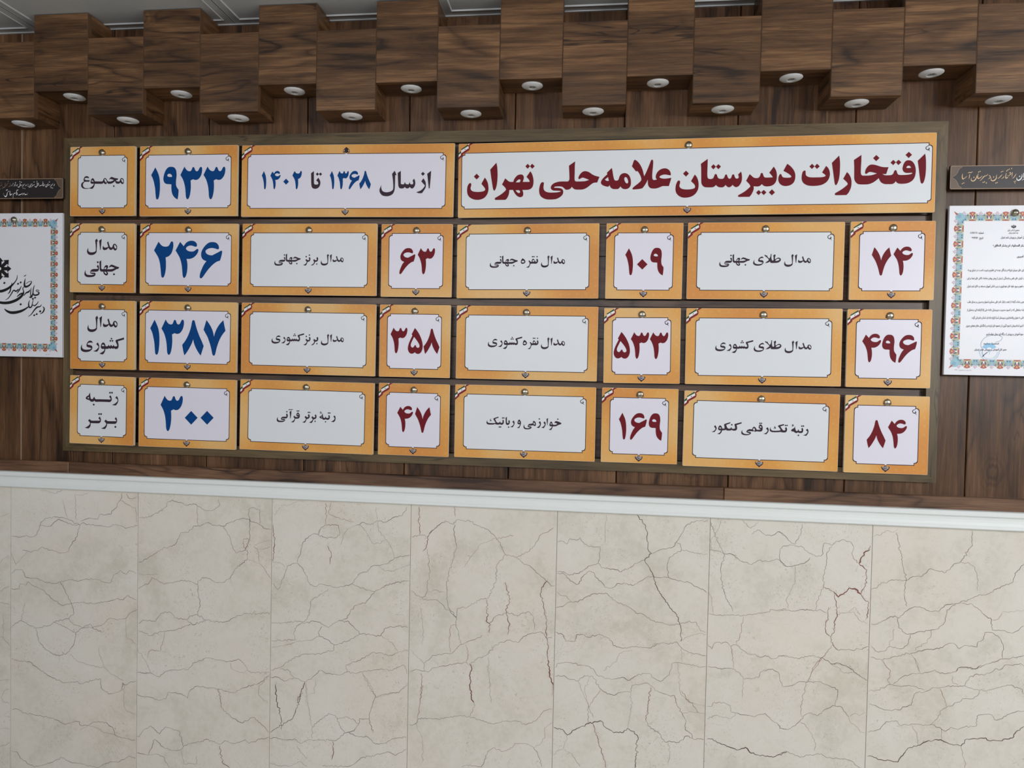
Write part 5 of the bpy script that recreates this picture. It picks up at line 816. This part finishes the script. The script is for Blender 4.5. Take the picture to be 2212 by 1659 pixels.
for a in range(8, 180, 9): st7([(728 + 124 * math.cos(math.radians(a)), 525 + 124 * math.sin(math.radians(a))), (728 + 138 * math.cos(math.radians(a + 3)), 525 + 138 * math.sin(math.radians(a + 3)))], 3.0)
st7([(728, 520), (745, 535), (728, 552), (711, 535), (728, 520)], 8); st7([(728, 565), (728, 578)], 6)
mb.build('round_stamp', M['f_stamp'], o)
mb = MB(); st7(open_smooth([(640, 612), (628, 560), (625, 505), (603, 450), (615, 395), (660, 340), (740, 306), (830, 300), (900, 315), (915, 345), (890, 380), (820, 405)], 5), 2.6, 0, -.0008)
st7([(632, 612), (655, 585), (700, 550)], 8, 0, -.0008); st7([(640, 600), (625, 618), (648, 590)], 5, 0, -.0008)
mb.build('pen_signature', M['blue'], o)
mb = MB(); text_into(mb, 'دفتر چاپ و انتشارات', tf, 2070, 2098, 800.6, 2.6); text_into(mb, '۱۰۷۱۷', tf, 2062, 2067.5, 799.6, 2.8); mb.build('small_print', M['ink'], o)
# left certificate
s = at(31.7, 470, Y=CY); hx = -1.6295 - s.x
i0 = at(109.8, 489.5, Y=CY); i1 = at(108, 743, Y=CY); t0 = at(109.8, 472.0, Y=CY)
o, tf = certificate(s.x - hx, .0020, -1.6295, .4477, 'white certificate with black calligraphy and arrow star, floral border, left of the board', 2 * s.x - i0.x, i1.z, i0.x, i0.z, t0.z - i0.z, .0330, s.x, at(31.7, 475, Y=CY).z)
LCc = (0, 520, 8.292)
mb = MB(); strokes(mb, LC_ST, LCc, tf, -.0006); dots(mb, LC_DOT, LCc, tf, -.0006); mb.build('calligraphy', M['black'], o)
mb = MB()
for k in range(8):
    a = math.pi / 4 * k; L = 205 if k % 2 == 0 else 226
    pts = [(20, -30), (L - 75, -30), (L - 75, -64), (L, 0), (L - 75, 64), (L - 75, 30), (20, 30)]
    mb.tess([[tf(LCc[0] + (u * math.cos(a) - v * math.sin(a)) / LCc[2], LCc[1] + (502 + u * math.sin(a) + v * math.cos(a)) / LCc[2]) for u, v in pts]], -.0004 - .00001 * k)
c0 = tf(0, 520 + 502 / 8.292); mb.disc(c0[0], c0[1], .0085, -.0007, 0, 24); mb.disc(c0[0], c0[1], .0050, -.0009, 1, 24)
mb.build('arrow_star', [M['black'], M['trim']], o)
mb = MB(); text_into(mb, 'دفتر چاپ', tf, 99, 107, 766.2, 2.4); mb.build('small_print', M['ink'], o)
# dark signs
def sign(x0, z0, x1, z1, side, label):
    xc, zc = (x0 + x1) / 2, (z0 + z1) / 2; o = empty('sign', (xc, CY, zc), label=label, cat='sign')
    W2, H2 = (x1 - x0) / 2, (z1 - z0) / 2
    MB().box(-W2, 0, -H2, W2, .007, H2, b=.0005).build('board', M['sign'], o)
    mb = MB()
    for a, b, c, d in ((-W2, H2 - .0018, W2, H2), (-W2, -H2, W2, -H2 + .0018), (-W2, -H2, -W2 + .0016, H2), (W2 - .0016, -H2, W2, H2)): mb.poly([(a, -.0002, b), (c, -.0002, b), (c, -.0002, d), (a, -.0002, d)], 0)
    for s in (-1, 1):
        e = s * (W2 - .0016); f = -s
        curve = [(e + f * .0275, H2 - .0040), (e + f * .0240, H2 - .0060), (e + f * .0205, H2 - .0085), (e + f * .0160, H2 * .40), (e + f * .0110, H2 * .18), (e + f * .0035, 0), (e + f * .0110, -H2 * .18), (e + f * .0160, -H2 * .40), (e + f * .0205, -H2 + .0085), (e + f * .0240, -H2 + .0060), (e + f * .0275, -H2 + .0040)]
        pts = [(e, H2 - .0018), (e + f * .0280, H2 - .0018)] + curve + [(e + f * .0280, -H2 + .0018), (e, -H2 + .0018)]
        if s > 0: pts = pts[::-1]
        mb.tess([pts], -.0003, 1)
        q = open_smooth(curve, 4); mb.ribbon(q, [.0008] * len(q), -.0004, 0)
        q = [(u + f * .0000 + (0 if abs(v) > H2 * .7 else 0), v * .86) for u, v in curve]
    mb.build('ornament_border', [M['signline'], M['signborder']], o)
    return o, (lambda px, py: ((lambda p: (p.x - xc, p.z - zc))(at(px, py, Y=CY))))
o, tf = sign(.9372, .4962, .9372 + .52, .5580, 0, 'narrow charcoal sign with gold calligraphy above the certificate right of the board')
RSc = (2045, 350, 13.245)
mb = MB(); strokes(mb, RS_GOLD, RSc, tf, -.0006); dots(mb, RS_DOTS, RSc, tf, -.0006)
mb.build('lettering', M['gold'], o)
mb = MB(); strokes(mb, RS_WHITE, RSc, tf, -.0006); dots(mb, "2082 412 20", RSc, tf, -.0006); mb.build('white_lettering', M['cream'], o)
o, tf = sign(-1.6275 - .52, .4924, -1.6275, .5541, 1, 'narrow dark brown sign with two lines of white calligraphy, left of the board')
LSc = (0, 380, 15.8)
mb = MB(); strokes(mb, LS_L1, LSc, tf, -.0006, 0, .8); dots(mb, LS_D1, LSc, tf, -.0006); strokes(mb, LS_L2, LSc, tf, -.0006, 0, .95); dots(mb, LS_D2, LSc, tf, -.0006); mb.build('lettering', M['cream'], o)
mb = MB(); strokes(mb, LS_TAN, LSc, tf, -.0006, 0, .8); dots(mb, LS_DT, LSc, tf, -.0006); mb.build('tan_lettering', M['tan'], o)
bpy.context.view_layer.update()
